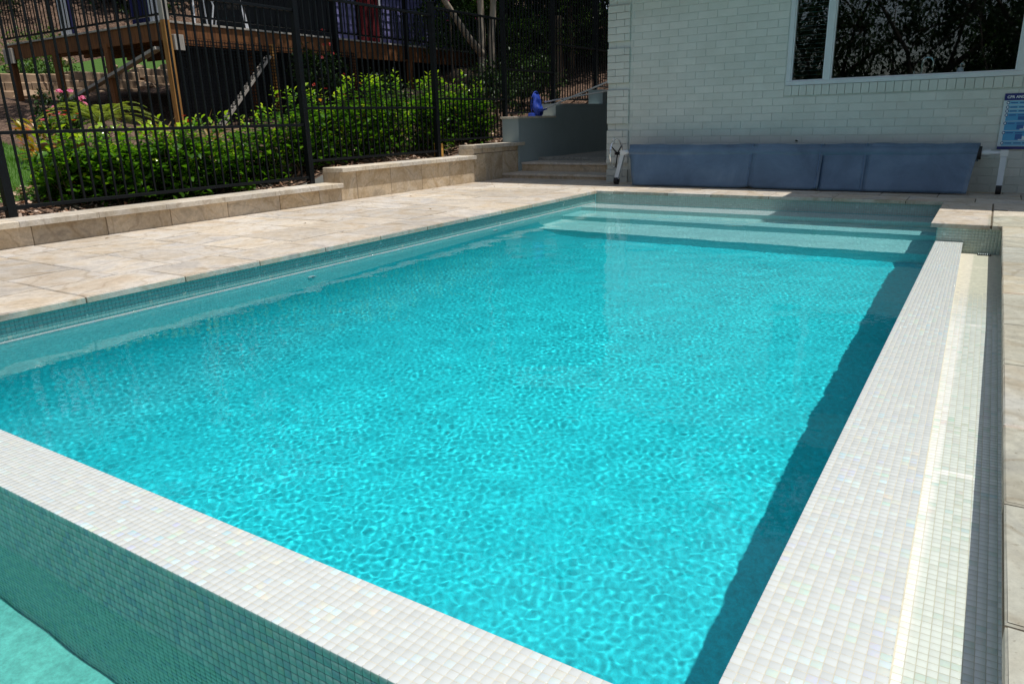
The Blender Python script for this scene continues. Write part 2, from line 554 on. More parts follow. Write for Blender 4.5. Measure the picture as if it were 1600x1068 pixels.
def tile_field(name, parent, origin, U, Vv, N, nu, nv, pitch_u, pitch_v, mat, thick=0.0028, gap=0.0014, parts=300, colfun=None, sub='tile', receiver=False):
    """a mosaic: the nearest tiles are objects of their own, the others one joined part"""
    origin = np.array(origin, float); U = np.array(U, float); Vv = np.array(Vv, float); N = np.array(N, float)
    iu, iv = np.meshgrid(np.arange(nu), np.arange(nv), indexing='ij')
    iu = iu.ravel(); iv = iv.ravel()
    su = pitch_u - gap; sv = pitch_v - gap
    cen = origin + U * ((iu + .5) * pitch_u)[:, None] + Vv * ((iv + .5) * pitch_v)[:, None]
    if colfun is not None:
        cen, scl = colfun(iu, iv)
    else:
        scl = np.ones(len(cen))
    d = np.linalg.norm(cen - CAMP, axis=1)
    # tiles in front of the lens and inside the picture first
    rel = cen - CAMP
    zc = rel @ np.array(_f); px = (rel @ np.array(_r)) / np.maximum(zc, .05) * 1141.5; py = -(rel @ np.array(_u)) / np.maximum(zc, .05) * 1141.5
    vis = (zc > .1) & (abs(px) < 800) & (abs(py) < 534)
    order = np.argsort(np.where(vis, d, d + 100))
    near = order[:parts]; far = order[parts:]
    Ur = U if np.dot(np.cross(U, Vv), N) > 0 else -U
    rot = Matrix((tuple(Ur), tuple(Vv), tuple(N))).transposed()
    e = 0.0006
    base = []
    for z, i in ((0.0, 0), (thick - e * .6, 0), (thick, e)):
        base += [(-su / 2 + i, -sv / 2 + i, z), (su / 2 - i, -sv / 2 + i, z), (su / 2 - i, sv / 2 - i, z), (-su / 2 + i, sv / 2 - i, z)]
    faces = []
    for k2 in range(2):
        for j in range(4):
            faces.append((k2 * 4 + j, k2 * 4 + (j + 1) % 4, k2 * 4 + 4 + (j + 1) % 4, k2 * 4 + 4 + j))
    faces.append((8, 9, 10, 11))
    base = np.array(base); faces = np.array(faces)
    variants = []
    for i in range(24):
        r = (i + rng.random()) / 24
        variants.append(np_mesh(sub, base, faces, mat, np.full(len(faces), r)))
    rq = rot.to_quaternion()
    for i in near:
        o = bpy.data.objects.new(sub, variants[rng.integers(24)])
        o.rotation_mode = 'QUATERNION'
        o.rotation_quaternion = rq
        o.location = cen[i] + N * rng.uniform(-.0001, .0001)
        o.scale = (scl[i], 1, 1)
        link(o, parent)
        if receiver: recv(o)
    if len(far):
        R3 = np.array(rot)
        n = len(far)
        loc = base[None, :, :] * np.stack([scl[far], np.ones(n), np.ones(n)], 1)[:, None, :]
        tilt = rng.normal(0, .0035, (n, 2))
        loc[:, 4:, 2] += loc[:, 4:, 0] * tilt[:, :1] + loc[:, 4:, 1] * tilt[:, 1:]
        V = loc @ R3.T + cen[far][:, None, :] + N * rng.uniform(-.0001, .0001, (n, 1, 1))
        F = (faces[None] + (np.arange(n) * 12)[:, None, None]).reshape(-1, 4)
        o = mobj('tiling', np_mesh('tiling', V.reshape(-1, 3), F, mat, np.repeat(rng.random(n), len(faces))), parent)
        tag(o, kind='stuff')
        if receiver: recv(o)


# ------------------------------------------------------------------ key levels (metres, pool water at 0)
HC = 0.14          # paving level
XL = -4.056        # pool left wall
XR = -0.295        # overflow edge, inner line
YB = 8.24          # pool back wall
YF0, YF1 = 0.813, 1.022   # front overflow wall
P = 0.0218         # mosaic pitch
CH = -0.036        # channel floor

# ------------------------------------------------------------------ pool shell
shell = empty('pool_shell', (0, 0, 0), kind='structure')


def shell_box(name, a, b, mat, parent=shell, bev=0.0):
    return recv(MB().box(a, b, bev).obj(name, mat, parent))


# floor falls gently towards the viewer
def floor_mesh():
    nx, ny = 24, 40
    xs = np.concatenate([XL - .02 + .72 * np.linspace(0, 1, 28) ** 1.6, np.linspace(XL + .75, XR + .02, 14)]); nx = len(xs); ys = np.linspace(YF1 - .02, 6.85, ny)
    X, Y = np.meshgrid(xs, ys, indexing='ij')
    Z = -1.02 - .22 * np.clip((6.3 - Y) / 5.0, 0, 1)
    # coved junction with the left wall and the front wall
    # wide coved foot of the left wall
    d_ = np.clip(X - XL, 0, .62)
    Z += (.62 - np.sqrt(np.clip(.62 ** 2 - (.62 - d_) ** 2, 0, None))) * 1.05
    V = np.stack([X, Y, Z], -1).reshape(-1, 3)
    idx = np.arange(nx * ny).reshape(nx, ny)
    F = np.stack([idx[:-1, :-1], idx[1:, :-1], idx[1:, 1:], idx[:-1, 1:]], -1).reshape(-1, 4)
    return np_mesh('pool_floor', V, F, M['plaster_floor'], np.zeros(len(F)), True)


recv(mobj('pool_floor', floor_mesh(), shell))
shell_box('left_wall', (XL - .25, 0.0, -1.5), (XL, YB, 0.108), M['plaster_wall'])
shell_box('back_wall', (XL - .25, YB, -1.5), (0.12, YB + .25, 0.108), M['plaster_wall'])
shell_box('block_wall', (XR, 6.655, -1.5), (0.20, YB, 0.108), M['plaster_wall'])

# in-pool steps across the far end
st = tag(empty('pool_steps', (0, 0, 0)), 'three broad underwater steps across the far end of the pool', 'pool steps')
for (y, z, mt) in ((7.85, -0.10, 'plaster_shelf'), (7.37, -0.40, 'plaster_step'), (6.72, -0.68, 'plaster_step')):
    recv(MB().box((XL - .01, y, -1.4), (XR + .01, YB + .01, z)).obj('step', M[mt], st))

# pool water
def water_mesh(name, x0, x1, y0, y1, z, nx, ny, amp, lam0, lam1, nw, mat, seed, swell=.0004):
    r_ = np.random.default_rng(seed)
    X, Y = np.meshgrid(np.linspace(x0, x1, nx), np.linspace(y0, y1, ny), indexing='ij')
    Z = np.zeros_like(X)
    patchy = 1.0 + .22 * np.sin(X * 2.3 + Y * 1.1 + 1) * np.sin(Y * 1.7 - X * .8) + .16 * np.sin(X * 5.1 - Y * 3.3) * np.sin(Y * 4.3 + X * 2.2)
    for i in range(nw):
        lam = math.exp(r_.uniform(math.log(lam0), math.log(lam1)))
        a = r_.uniform(0, 2 * math.pi); kk = 2 * math.pi / lam
        env = 0.7 + 0.3 * np.sin(X * r_.uniform(.5, 2) + r_.uniform(0, 6)) * np.sin(Y * r_.uniform(.5, 2) + r_.uniform(0, 6))
        Z += amp * lam * (lam / .05) * env * np.sin(kk * (X * math.cos(a) + Y * math.sin(a)) + r_.uniform(0, 6.3))
    Z *= patchy
    for i in range(22):
        lam = math.exp(r_.uniform(math.log(.16), math.log(.7)))
        a = r_.uniform(0, 2 * math.pi); kk = 2 * math.pi / lam
        Z += swell * lam * np.sin(kk * (X * math.cos(a) + Y * math.sin(a)) + r_.uniform(0, 6.3))
    Z += z
    V = np.stack([X, Y, Z], -1).reshape(-1, 3)
    idx = np.arange(nx * ny).reshape(nx, ny)
    F = np.stack([idx[:-1, :-1], idx[1:, :-1], idx[1:, 1:], idx[:-1, 1:]], -1).reshape(-1, 4)
    return np_mesh(name, V, F, mat, np.zeros(len(F)), True)


pw = mobj('pool_water', water_mesh('pool_water', XL - .004, XR + .004, YF1 - .004, YB + .004, -0.007, 600, 1140, 0.00033, .019, .050, 120, M['water'], 3))
pw.cycles.is_caustics_caster = True
tag(pw, kind='structure')

for yy_, lb_ in ((3.6, 'white round water inlet low on the left pool wall nearer the viewer'), (6.0, 'white round water inlet on the left pool wall near the underwater steps')):
    il = tag(empty('pool_inlet', (XL, yy_, -.24)), lb_, 'water inlet', 'round water inlets in the left pool wall')
    recv(MB().tube([(-.01, 0, 0), (.012, 0, 0), (.016, 0, 0)], [.038, .038, .030], 18).obj('collar', M['white'], il))
    recv(MB().tube([(.016, 0, 0), (.022, 0, 0)], [.016, .012], 12).obj('nozzle', M['dark'], il))

# ------------------------------------------------------------------ front overflow wall (mosaic)
fw = tag(empty('overflow_wall', (0, 0, 0)), 'near overflow wall with white mosaic top and shaded teal outer face', 'pool wall')
recv(MB().box((-8.0, YF0 + .004, -1.5), (-0.04, YF1 - .001, -0.0015)).obj('wall_core', M['grout'], fw))
MB().box((-8.0, YF0 + .0015, -1.5), (-0.04, YF0 + .02, -0.003)).obj('outer_face', M['grout_dark'], fw)
recv(MB().box((XL, YF1 - .0045, -1.5), (XR, YF1, -0.012)).obj('inner_face', M['plaster_wall'], fw))
nux = int((8.0 - 0.30) / P)
wf = (YF1 - YF0) / 10
tile_field('tile', fw, (-8.0, YF0, -0.004), (1, 0, 0), (0, 1, 0), (0, 0, 1), nux, 10, P, wf, M['tile_white'], parts=300)
# the outer face
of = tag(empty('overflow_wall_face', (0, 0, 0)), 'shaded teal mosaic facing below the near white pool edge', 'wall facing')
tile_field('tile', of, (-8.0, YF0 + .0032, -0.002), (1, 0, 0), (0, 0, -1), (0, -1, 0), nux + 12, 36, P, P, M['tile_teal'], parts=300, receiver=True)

# ------------------------------------------------------------------ right overflow edge with tapering width
X1a, X1b = -0.030, -0.108     # outer line near / far
def outer_x(y): return X1a + (X1b - X1a) * (y - 1.27) / (6.71 - 1.27)
rw = tag(empty('overflow_ledge', (0, 0, 0)), 'long white mosaic overflow ledge beside the sunken channel', 'pool ledge')
mb = MB()
ya, yb = -1.0, 6.655
v = [(XR + .002, ya, -1.5), (outer_x(ya) - .004, ya, -1.5), (outer_x(yb) - .004, yb, -1.5), (XR + .002, yb, -1.5)]
v += [(a, b, -0.0015) for a, b, c in v]
mb.add(v, [(3, 2, 1, 0), (4, 5, 6, 7), (0, 1, 5, 4), (1, 2, 6, 5), (2, 3, 7, 6), (3, 0, 4, 7)])
recv(mb.obj('ledge_core', M['grout'], rw))
recv(MB().box((XR - .0005, YF1, -1.5), (XR + .0015, yb, -0.012)).obj('inner_face', M['plaster_wall'], rw))
NC = 12
nrow = int((yb - (-.6)) / P)


def ledge_cols(iu, iv):
    y = -0.6 + (iv + .5) * P
    w = (outer_x(y) - XR)
    x = XR + w * (iu + .5) / NC
    cen = np.stack([x, y, np.full(len(x), -0.004)], 1)
    return cen, (w / NC - .0014) / (P - .0014)


tile_field('tile', rw, (0, 0, 0), (1, 0, 0), (0, 1, 0), (0, 0, 1), NC, nrow, P, P, M['tile_white'], parts=300, colfun=ledge_cols)

# ------------------------------------------------------------------ overflow channel
chn = tag(empty('overflow_channel', (0, 0, 0)), 'narrow mosaic lined channel between the white ledge and the right paving', 'channel')


def ch_z(y): return CH - np.clip((y - 4.2) / 2.4, 0, 1) * .048


mb = MB()
ys = [-1.0, 4.2, 6.66]
for a, b in zip(ys[:-1], ys[1:]):
    mb.add([(-.2, a, ch_z(a) - .0015), (.24, a, ch_z(a) - .0015), (.24, b, ch_z(b) - .0015), (-.2, b, ch_z(b) - .0015)], [(0, 1, 2, 3)])
mb.obj('channel_bed', M['grout'], chn)
MB().box((.20, -1.0, -.3), (.24, 6.66, .107)).obj('channel_side', M['tile_band'], chn)


def ch_cols(iu, iv):
    y = -0.6 + (iv + .5) * P
    x0 = outer_x(y) + .001
    w = .20 - x0
    x = x0 + w * (iu + .5) / 12
    return np.stack([x, y, ch_z(y) - .004], 1), (w / 12 - .0014) / (P - .0014)


tile_field('tile', chn, (0, 0, 0), (1, 0, 0), (0, 1, 0), (0, 0, 1), 12, nrow, P, P, M['tile_cream'], parts=300, colfun=ch_cols)
# drain grate at the far end of the channel
dg = tag(empty('drain_grate', (0.045, 6.60, float(ch_z(6.6)) + .002)), 'small dark drain grate at the far end of the channel', 'drain')
MB().box((-.045, -.03, 0), (.045, .03, .004)).obj('frame', M['steel'], dg)
for i in range(6):
    MB().box((-.04 + i * .014, -.026, .004), (-.034 + i * .014, .026, .007)).obj('slat', M['alu_paint'], dg)

# mosaic bands on the pool walls and on the block at the channel end (small tiles, joined)
bd = tag(empty('waterline_tiles', (0, 0, 0)), 'grey green mosaic band round the waterline under the coping', 'tile band')
NB = 6
tile_field('tile', bd, (XL, 0.0, -.022), (0, 1, 0), (0, 0, 1), (1, 0, 0), int(YB / P), 1, P, P, M['tile_white'], parts=0, receiver=True)  # sunlit strip put into the colour: white tiles in the lowest row
tile_field('tile', bd, (XL, 0.0, -.022 + P), (0, 1, 0), (0, 0, 1), (1, 0, 0), int(YB / P), NB - 1, P, P, M['tile_band'], parts=0, receiver=True)
tile_field('tile', bd, (XL, YB, -.022), (1, 0, 0), (0, 0, 1), (0, -1, 0), int((XR - XL) / P), NB, P, P, M['tile_pale'], parts=0, receiver=True)
tile_field('tile', bd, (XR, YB, -.022), (0, -1, 0), (0, 0, 1), (-1, 0, 0), int((YB - 6.66) / P), NB, P, P, M['tile_band'], parts=0, receiver=True)
MB().box((XR - .0, 6.650, -.12), (.20, 6.656, .1075)).obj('band_backing', M['grout'], bd)
tile_field('tile', bd, (XR, 6.651, -.108), (1, 0, 0), (0, 0, 1), (0, -1, 0), 20, 10, P, P, M['tile_pale'], parts=0)

# ------------------------------------------------------------------ catch basin in front
cb = empty('catch_basin', (0, 0, 0), kind='structure')
recv(MB().box((-8, -3, -.95), (.1, YF0 + .003, -.72)).obj('basin_floor', M['plaster_basin'], cb))
recv(MB().box((.0, -3, -.8), (.10, YF0, -.06)).obj('basin_wall', M['plaster_basin'], cb))
bw = mobj('basin_water', water_mesh('basin_water', -8.1, .01, -3, YF0 + .003, -.235, 420, 200, .00018, .05, .14, 60, M['water_basin'], 5, .0005))
bw.cycles.is_caustics_caster = True
tag(bw, kind='structure')

# ------------------------------------------------------------------ paving
def paving(name, x0, x1, y0, y1, rows, along='x', lens=(.4, .8), mat='paver', z=HC, thick=.03, gap=.005, joint=True, parent=None, seed=1):
    """courses of flagstones; rows is a list of course widths; every flag an object"""
    r_ = random.Random(seed)
    root = parent or empty(name, (0, 0, 0), kind='structure')
    if joint:
        MB().box((x0, y0, z - thick - .1), (x1, y1, z - .004)).obj('joint_bed', M['joint'], root)
    pos = y0 if along == 'x' else x0
    lim = y1 if along == 'x' else x1
    i = 0
    while pos < lim - .02:
        w = min(rows[i % len(rows)], lim - pos)
        s0, s1 = (x0, x1) if along == 'x' else (y0, y1)
        s = s0
        first = True
        while s < s1 - .02:
            L = r_.uniform(*lens)
            if first: L *= r_.uniform(.45, 1.0)
            first = False
            if s1 - (s + L) < lens[0] * .5: L = s1 - s
            flag(root, *((s, s + L, pos, pos + w) if along == 'x' else (pos, pos + w, s, s + L)), z, thick, gap, mat, r_)
            s += L
        pos += w
        i += 1
    return root


def flag(root, xa, xb, ya, yb, z, thick, gap, mat, r_=random, name='paver'):
    g = gap / 2
    dx, dy = (xb - xa) / 2 - g, (yb - ya) / 2 - g
    if dx < .01 or dy < .01: return None
    mb = MB()
    # slightly cleft top: a 3 x 3 grid with uneven heights, rounded arris
    n = 3
    e = .004
    V = []; F = []
    for i in range(n + 1):
        for j in range(n + 1):
            edge = i in (0, n) or j in (0, n)
            V.append((-dx + e + (2 * dx - 2 * e) * i / n, -dy + e + (2 * dy - 2 * e) * j / n, r_.uniform(-.0012, .0012) - (0 if edge else 0)))
    for i in range(n):
        for j in range(n):
            a = i * (n + 1) + j
            F.append((a, a + n + 1, a + n + 2, a + 1))
    mb.add(V, F, .5)
    v = []
    for zz, ee in ((-thick, 0), (-.004, 0), (-.0008, e)):
        v += [(-dx + ee, -dy + ee, zz), (dx - ee, -dy + ee, zz), (dx - ee, dy - ee, zz), (-dx + ee, dy - ee, zz)]
    mb.add(v, [(k2 * 4 + j, k2 * 4 + (j + 1) % 4, k2 * 4 + 4 + (j + 1) % 4, k2 * 4 + 4 + j) for k2 in range(2) for j in range(4)] + [(3, 2, 1, 0)], .5)
    o = mb.obj(name, M[mat], root, loc=((xa + xb) / 2, (ya + yb) / 2, z + r_.uniform(-.0008, .0008)))
    return o


patio = empty('patio', (0, 0, 0), kind='structure')
MB().box((XL - .03, -3.0, .1085), (-4.036, 8.20, .132)).obj('joint_bed', M['joint'], patio)
MB().box((XL - .03, 8.222, .1085), (-.36, YB + .05, .132)).obj('joint_bed', M['joint'], patio)
MB().box((-6.40, -3.0, -.3), (XL - .02, 9.68, HC - .006)).obj('joint_bed', M['joint'], patio)
MB().box((XL - .02, YB + .03, -.3), (4.2, 9.68, HC - .006)).obj('joint_bed', M['joint'], patio)
MB().box((.245, -3.0, -.3), (4.2, YB + .03, HC - .006)).obj('joint_bed', M['joint'], patio)
MB().box((.128, -3.0, HC - .030), (.246, 6.64, HC - .006)).obj('joint_bed', M['joint'], patio)
r1 = random.Random(11)
# left coping course
y = 8.215
ys_ = [8.215]
base_j = [7.85, 7.265, 6.68, 6.095, 5.51, 4.925, 4.335, 3.742, 3.15, 2.595, 1.995, 1.41, .82, .2, -.5, -1.2]
prev = 8.215
for yy in base_j:
    flag(patio, -4.485, -4.03, yy, prev, HC, .034, .008, 'paver', r1)
    prev = yy
# left field, courses running across
field = [(9.68, 9.26), (9.26, 8.86), (8.86, 8.215)]
ycs = [8.215]
rows = [.40, .60, .42, .58, .40, .60]
while ycs[-1] > -2.5:
    ycs.append(ycs[-1] - rows[len(ycs) % 6])
ycs = [round(a, 3) for a in ycs]
# line the near courses up with joints read off the photograph
ycs = [8.215, 7.80, 7.20, 6.78, 6.20, 5.80, 5.20, 4.80, 4.40, 3.83, 3.40, 2.81, 2.42, 2.00, 1.42, 1.0, .4, -.2, -.8, -1.4, -2.0]
for a, b in zip(ycs[:-1], ycs[1:]):
    s = -4.487
    while s > -6.32 + .02:
        L = r1.uniform(.42, .95)
        if s - L < -6.32 + .22: L = s + 6.32
        flag(patio, s - L, s, b, a, HC, .034, .008, 'paver', r1)
        s -= L
# back paving: coping course and two field courses
s = -6.32
for (a, b, off) in ((8.215, 8.60, 0), (8.60, 9.12, .3), (9.12, 9.68, .1)):
    s = -6.32
    first = True
    while s < 4.2:
        L = r1.uniform(.5, .72) * (.6 if first and off else 1)
        first = False
        if b < 8.65 and s < -4.03 < s + L and a < 8.3:
            pass
        flag(patio, s, min(s + L, 4.2), a, b, HC, .034, .008, 'paver', r1)
        s += L
# block coping at the channel end: two big flags and the strip beside them
for ya_, yb_ in ((6.625, 7.42), (7.42, 8.215)):
    flag(patio, -.345, .058, ya_, yb_, HC, .034, .008, 'paver', r1)
MB().box((XR, 6.66, .05), (.25, 8.25, HC - .006)).obj('joint_bed', M['joint'], patio)
yy = 6.625
flag(patio, .063, .66, 6.625, 7.10, HC, .034, .008, 'paver_grey', r1)
flag(patio, .063, .46, 7.10, 7.62, HC, .034, .008, 'paver_grey', r1)
flag(patio, .46, 1.06, 7.10, 7.62, HC, .034, .008, 'paver_grey', r1)
flag(patio, .66, 1.26, 6.625, 7.10, HC, .034, .008, 'paver_grey', r1)
flag(patio, .063, .5, 7.62, 8.215, HC, .034, .008, 'paver', r1)
flag(patio, .5, 1.1, 7.62, 8.215, HC, .034, .008, 'paver', r1)
# right paving beside the channel
rj = [6.62, 6.07, 5.62, 5.05, 4.62, 4.17, 3.54, 2.95, 2.35, 1.84, 1.353, .80, .25, -.35, -1.0]
for a, b in zip(rj[:-1], rj[1:]):
    s = .124
    while s < 4.1:
        L = r1.uniform(.5, .9)
        flag(patio, s, s + L, b, a, HC, .034, .008, 'paver_grey' if r1.random() < .75 else 'paver', r1)
        s += L
# skimmer slot
sk = tag(empty('overflow_slot', (.12, 7.60, HC + .0035)), 'small dark slot let into the pale paving by the far right corner', 'slot')
MB().box((-.05, -.012, 0), (.05, .012, .003)).obj('slot_plate', M['rubber'], sk)

# ------------------------------------------------------------------ stone garden wall in three heights
XW = -6.32


def garden_wall(label, y0, y1, ztop, joints, sub_course=None):
    root = tag(empty('garden_wall', (XW, y0, HC)), label, 'garden wall', 'stone clad garden wall in three heights')
    capb = ztop - .05

    def loc(o): o.location = Vector(o.location) - Vector((XW, y0, HC)); return o
    loc(MB().box((XW - .28, y0 + .012, -.1), (XW - .012, y1, capb)).obj('wall_core', M['joint'], root))
    js = [y0] + [j for j in joints if y0 < j < y1] + [y1]
    for a, b in zip(js[:-1], js[1:]):
        bands = [(HC - .02, capb)] if sub_course is None else [(HC - .02, sub_course - .003), (sub_course + .003, capb)]
        for z0, z1 in bands:
            mb = MB()
            hx = .011 + random.uniform(-.001, .001)
            ww, hh = (b - a) / 2 - .0025, (z1 - z0) / 2 - .001
            mb.box((-ww, -hh, -.01), (ww, hh, hx), .003, .5)
            o = mb.obj('stone_panel', M['clad'], root, loc=(XW - .012, (a + b) / 2, (z0 + z1) / 2))
            o.rotation_euler = (RAD(90), 0, RAD(90))
            loc(o)
    # end panel facing the viewer
    mb = MB(); mb.box((-.134, -(capb - HC) / 2, -.01), (.134, (capb - HC) / 2 - .001, .010), .003, .5)
    o = mb.obj('end_panel', M['clad'], root, loc=(XW - .146, y0 + .010, (capb + HC) / 2)); o.rotation_euler = (RAD(90), 0, 0); loc(o)
    s = y0 - .0
    first = True
    while s < y1 - .01:
        L = .62 if not first else .38
        first = False
        e = min(s + L, y1)
        if y1 - e < .2: e = y1
        mb = MB(); mb.box((-.16, -(e - s) / 2 + .0015, -.048), (.16 + .05 - .05, (e - s) / 2 - .0015, 0), .004, .5)
        o = mb.obj('cap_stone', M['cap'], root, loc=(XW + .05 - .16, (s + e) / 2, ztop)); loc(o)
        s = e
    return root


garden_wall('lowest stretch of tan stone garden wall with a pale flat cap', -2.0, 6.19, .345, [-1.5, -.8, -.1, .5, 1.1, 1.65, 2.22, 2.82, 3.42, 4.02, 4.64, 5.29, 5.85])
garden_wall('middle stretch of stone garden wall one step higher than the low one', 6.19, 8.87, .515, [6.46, 7.06, 7.67, 8.27])
garden_wall('tallest short stretch of stone garden wall beside the far steps', 8.87, 10.2, .655, [9.16, 9.62, 10.0], .535)

# timber stump beside the wall step
tp = tag(empty('timber_peg', (-6.67, 8.50, .50)), 'short orange timber peg standing behind the garden wall cap', 'timber peg')
MB().box((-.045, -.045, -.2), (.045, .045, .20), .004).obj('peg', M['timber_new'], tp)

# ------------------------------------------------------------------ steps and landing at the back
bs = tag(empty('stone_steps', (-5.5, 9.6, HC)), 'two low stone steps rising to the dark side passage', 'steps')
for (ya_, z0, z1, nm) in ((9.60, HC, .213, 0), (10.12, .213, .345, 1)):
    o = MB().box((-.835, ya_ - 9.6 + .02, z0 - HC - .1), (1.06, ya_ - 9.6 + .62, z1 - HC - .032)).obj('riser', M['clad'], bs)
    s = -.835
    for L in (.62, .62, .66):
        o = MB().box((s + .002, ya_ - 9.6, z1 - HC - .03), (s + L - .002, ya_ - 9.6 + .53, z1 - HC), .004).obj('tread', M['cap'], bs)
        s += L
MB().box((-6.3, 10.66, .1), (-4.44, 10.74, .398), .006).obj('threshold', M['concrete'])
tag(bpy.data.objects['threshold'], 'rough grey concrete strip edging the passage above the stone steps', 'edging')
psg = empty('passage', (0, 0, 0), kind='structure')
MB().box((-6.3, 10.74, .1), (-4.44, 18, .385)).obj('passage_floor', M['concrete'], psg)

# rendered retaining wall along the passage
rt = tag(empty('rendered_wall', (-6.45, 10.06, HC)), 'blue grey rendered retaining wall stepping up along the dark passage', 'retaining wall')
for ya_, yb_, zt in ((10.06, 11.25, 1.01), (11.25, 13.05, 1.235), (13.05, 17, 1.49)):
    MB().box((-.15, ya_ - 10.06, -.2), (.15, yb_ - 10.06, zt - HC)).obj('wall_section', M['render'], rt)
for s in (10.04, 10.64):
    MB().box((-.17, s - 10.06, 1.01 - HC + .001), (.165, s + .6 - .004 - 10.06, 1.04 - HC), .003).obj('cap_stone', M['cap'], rt)

# ------------------------------------------------------------------ brick house
HX, HY, HA = -4.4835, 9.45, RAD(-2)
house = tag(empty('brick_house', (HX, HY, .132), HA), 'pale sage painted brick house wall with raised corner blocks and long window', 'house')
CO = .086; BL = .243; HT = 30
WS0, WS1, WZ0, WZ1 = 2.325, 5.20, 1.295 - .132, 2.60 - .132   # window opening in wall coordinates
LEN = 8.0
# backing wall round the opening
for a, b, z0, z1 in ((0, WS0, -.2, HT * CO), (WS1, LEN, -.2, HT * CO), (WS0, WS1, -.2, WZ0), (WS0, WS1, WZ1, HT * CO)):
    MB().box((a, .004, z0), (b, .12, z1)).obj('wall', M['mortar'], house)
MB().box((0, .125, -.2), (.12, 8.0, HT * CO)).obj('side_wall', M['brick'], house)
MB().box((.12, 7.9, -.2), (LEN, 8.0, HT * CO)).obj('rear_wall', M['brick'], house)
MB().box((LEN - .12, .12, -.2), (LEN, 7.9, HT * CO)).obj('far_wall', M['brick'], house)
bricks = []


def put_brick(s0, s1, z0, z1, proud):
    if s1 - s0 > .03: bricks.append((s0, s1, z0, z1, proud))


for c in range(HT):
    z0, z1 = c * CO, (c + 1) * CO
    q = (c % 6) != 2 and c != 0 or c < 2
    off = 0 if c % 2 else BL / 2
    s = -off
    cuts = [.318] if True else []
    while s < LEN:
        a, b = max(s, 0), min(s + BL, LEN)
        segs = [(a, b)]
        if a < .318 < b: segs = [(a, .318), (.318, b)]
        for (a1, b1) in segs:
            if z1 > WZ0 - .115 and z0 < WZ1 and b1 > WS0 - .01 and a1 < WS1:
                if z0 >= WZ0 - .12:
                    if a1 < WS0 - .012: put_brick(a1, WS0 - .012, z0, z1, 0)
                    if b1 > WS1: put_brick(WS1, b1, z0, z1, 0)
                else:
                    put_brick(a1, b1, z0, WZ0 - .118, 0)
                continue
            put_brick(a1, b1, z0, z1, .030 if (q and b1 <= .319) else 0)
        s += BL
# soldier course under the window
s = WS0 - .012
while s < WS1:
    put_brick(s, s + .083, WZ0 - .116, WZ0 - .002, .011)
    s += .083
bm = {}
bmesh_cube = MB().box((-.5, -.5, 0), (.5, .5, 1), 0)


def brick_mesh(w, h, t):
    key = (round(w, 3), round(h, 3), round(t, 4))
    if key not in bm:
        mb = MB(); mb.box((-w / 2 + .0022, -h / 2 + .0022, 0), (w / 2 - .0022, h / 2 - .0022, t - .0003), .0018, .5)
        bm[key] = mb.mesh('brick', M['brick'])
    return bm[key]


def vis_brick(b):
    s0, s1, z0, z1, pr = b
    sm = (s0 + s1) / 2; zm = (z0 + z1) / 2 + .132
    ok = sm < 4.95 and zm < 2.42 and not (zm < .60 and .5 < sm < 4.4)
    return (0 if ok else 1, sm)


vb = [b for b in bricks if vis_brick(b)[0] == 0]
random.Random(3).shuffle(vb)
vb.sort(key=lambda b: -min((b[1] - b[0]) * (b[3] - b[2]), .0200) + (0 if b[1] < 2.4 or b[2] < 1.3 else .004))
chosen = set(vb[:300])
rest = MB()
for b in bricks:
    s0, s1, z0, z1, pr = b
    if b in chosen:
        o = mobj('brick', brick_mesh(s1 - s0, z1 - z0, pr + .0051), house, ((s0 + s1) / 2, .004, (z0 + z1) / 2))
        o.rotation_euler = (RAD(90), 0, 0)
    else:
        t = .0009 + pr
        x0, x1, y0, y1 = s0 + .0022, s1 - .0022, z0 + .0022, z1 - .0022
        e = .0025
        v = [(x0, .004, y0), (x1, .004, y0), (x1, .004, y1), (x0, .004, y1), (x0, -t + e, y0), (x1, -t + e, y0), (x1, -t + e, y1), (x0, -t + e, y1),
             (x0 + e, -t, y0 + e), (x1 - e, -t, y0 + e), (x1 - e, -t, y1 - e), (x0 + e, -t, y1 - e)]
        rest.add(v, [(0, 1, 5, 4), (1, 2, 6, 5), (2, 3, 7, 6), (3, 0, 4, 7), (4, 5, 9, 8), (5, 6, 10, 9), (6, 7, 11, 10), (7, 4, 8, 11), (8, 9, 10, 11)], .5)
tag(rest.obj('brickwork', M['brick'], house), kind='stuff')


# window
def bx(parent, name, a, b, mat, bev=0.003):
    return MB().box(a, b, bev).obj(name, mat, parent)


win = empty('window', (0, 0, 0), parent=house)
FR = M['alu_paint']
bx(win, 'frame', (WS0, -.018, WZ0), (WS1, .06, WZ0 + .045), FR)
bx(win, 'frame', (WS0, -.014, WZ1 - .05), (WS1, .06, WZ1), FR)
for a, b in ((WS0, 2.372), (2.735, 2.805), (4.565, 4.635), (WS1 - .05, WS1)):
    bx(win, 'frame', (a, -.016, WZ0 + .045), (b, .06, WZ1 - .05), FR)
for a, b in ((2.372, 2.735), (2.805, 4.565), (4.635, WS1 - .05)):
    e = .012
    for q0, q1 in (((a, WZ0 + .045), (a + e, WZ1 - .05)), ((b - e, WZ0 + .045), (b, WZ1 - .05)), ((a + e, WZ0 + .045), (b - e, WZ0 + .045 + e))):
        bx(win, 'sash', (q0[0], .0, q0[1]), (q1[0], .045, q1[1]), M['white'])
    MB().box((a + e, .020, WZ0 + .045 + e), (b - e, .024, WZ1 - .05)).obj('pane', M['window'], win)
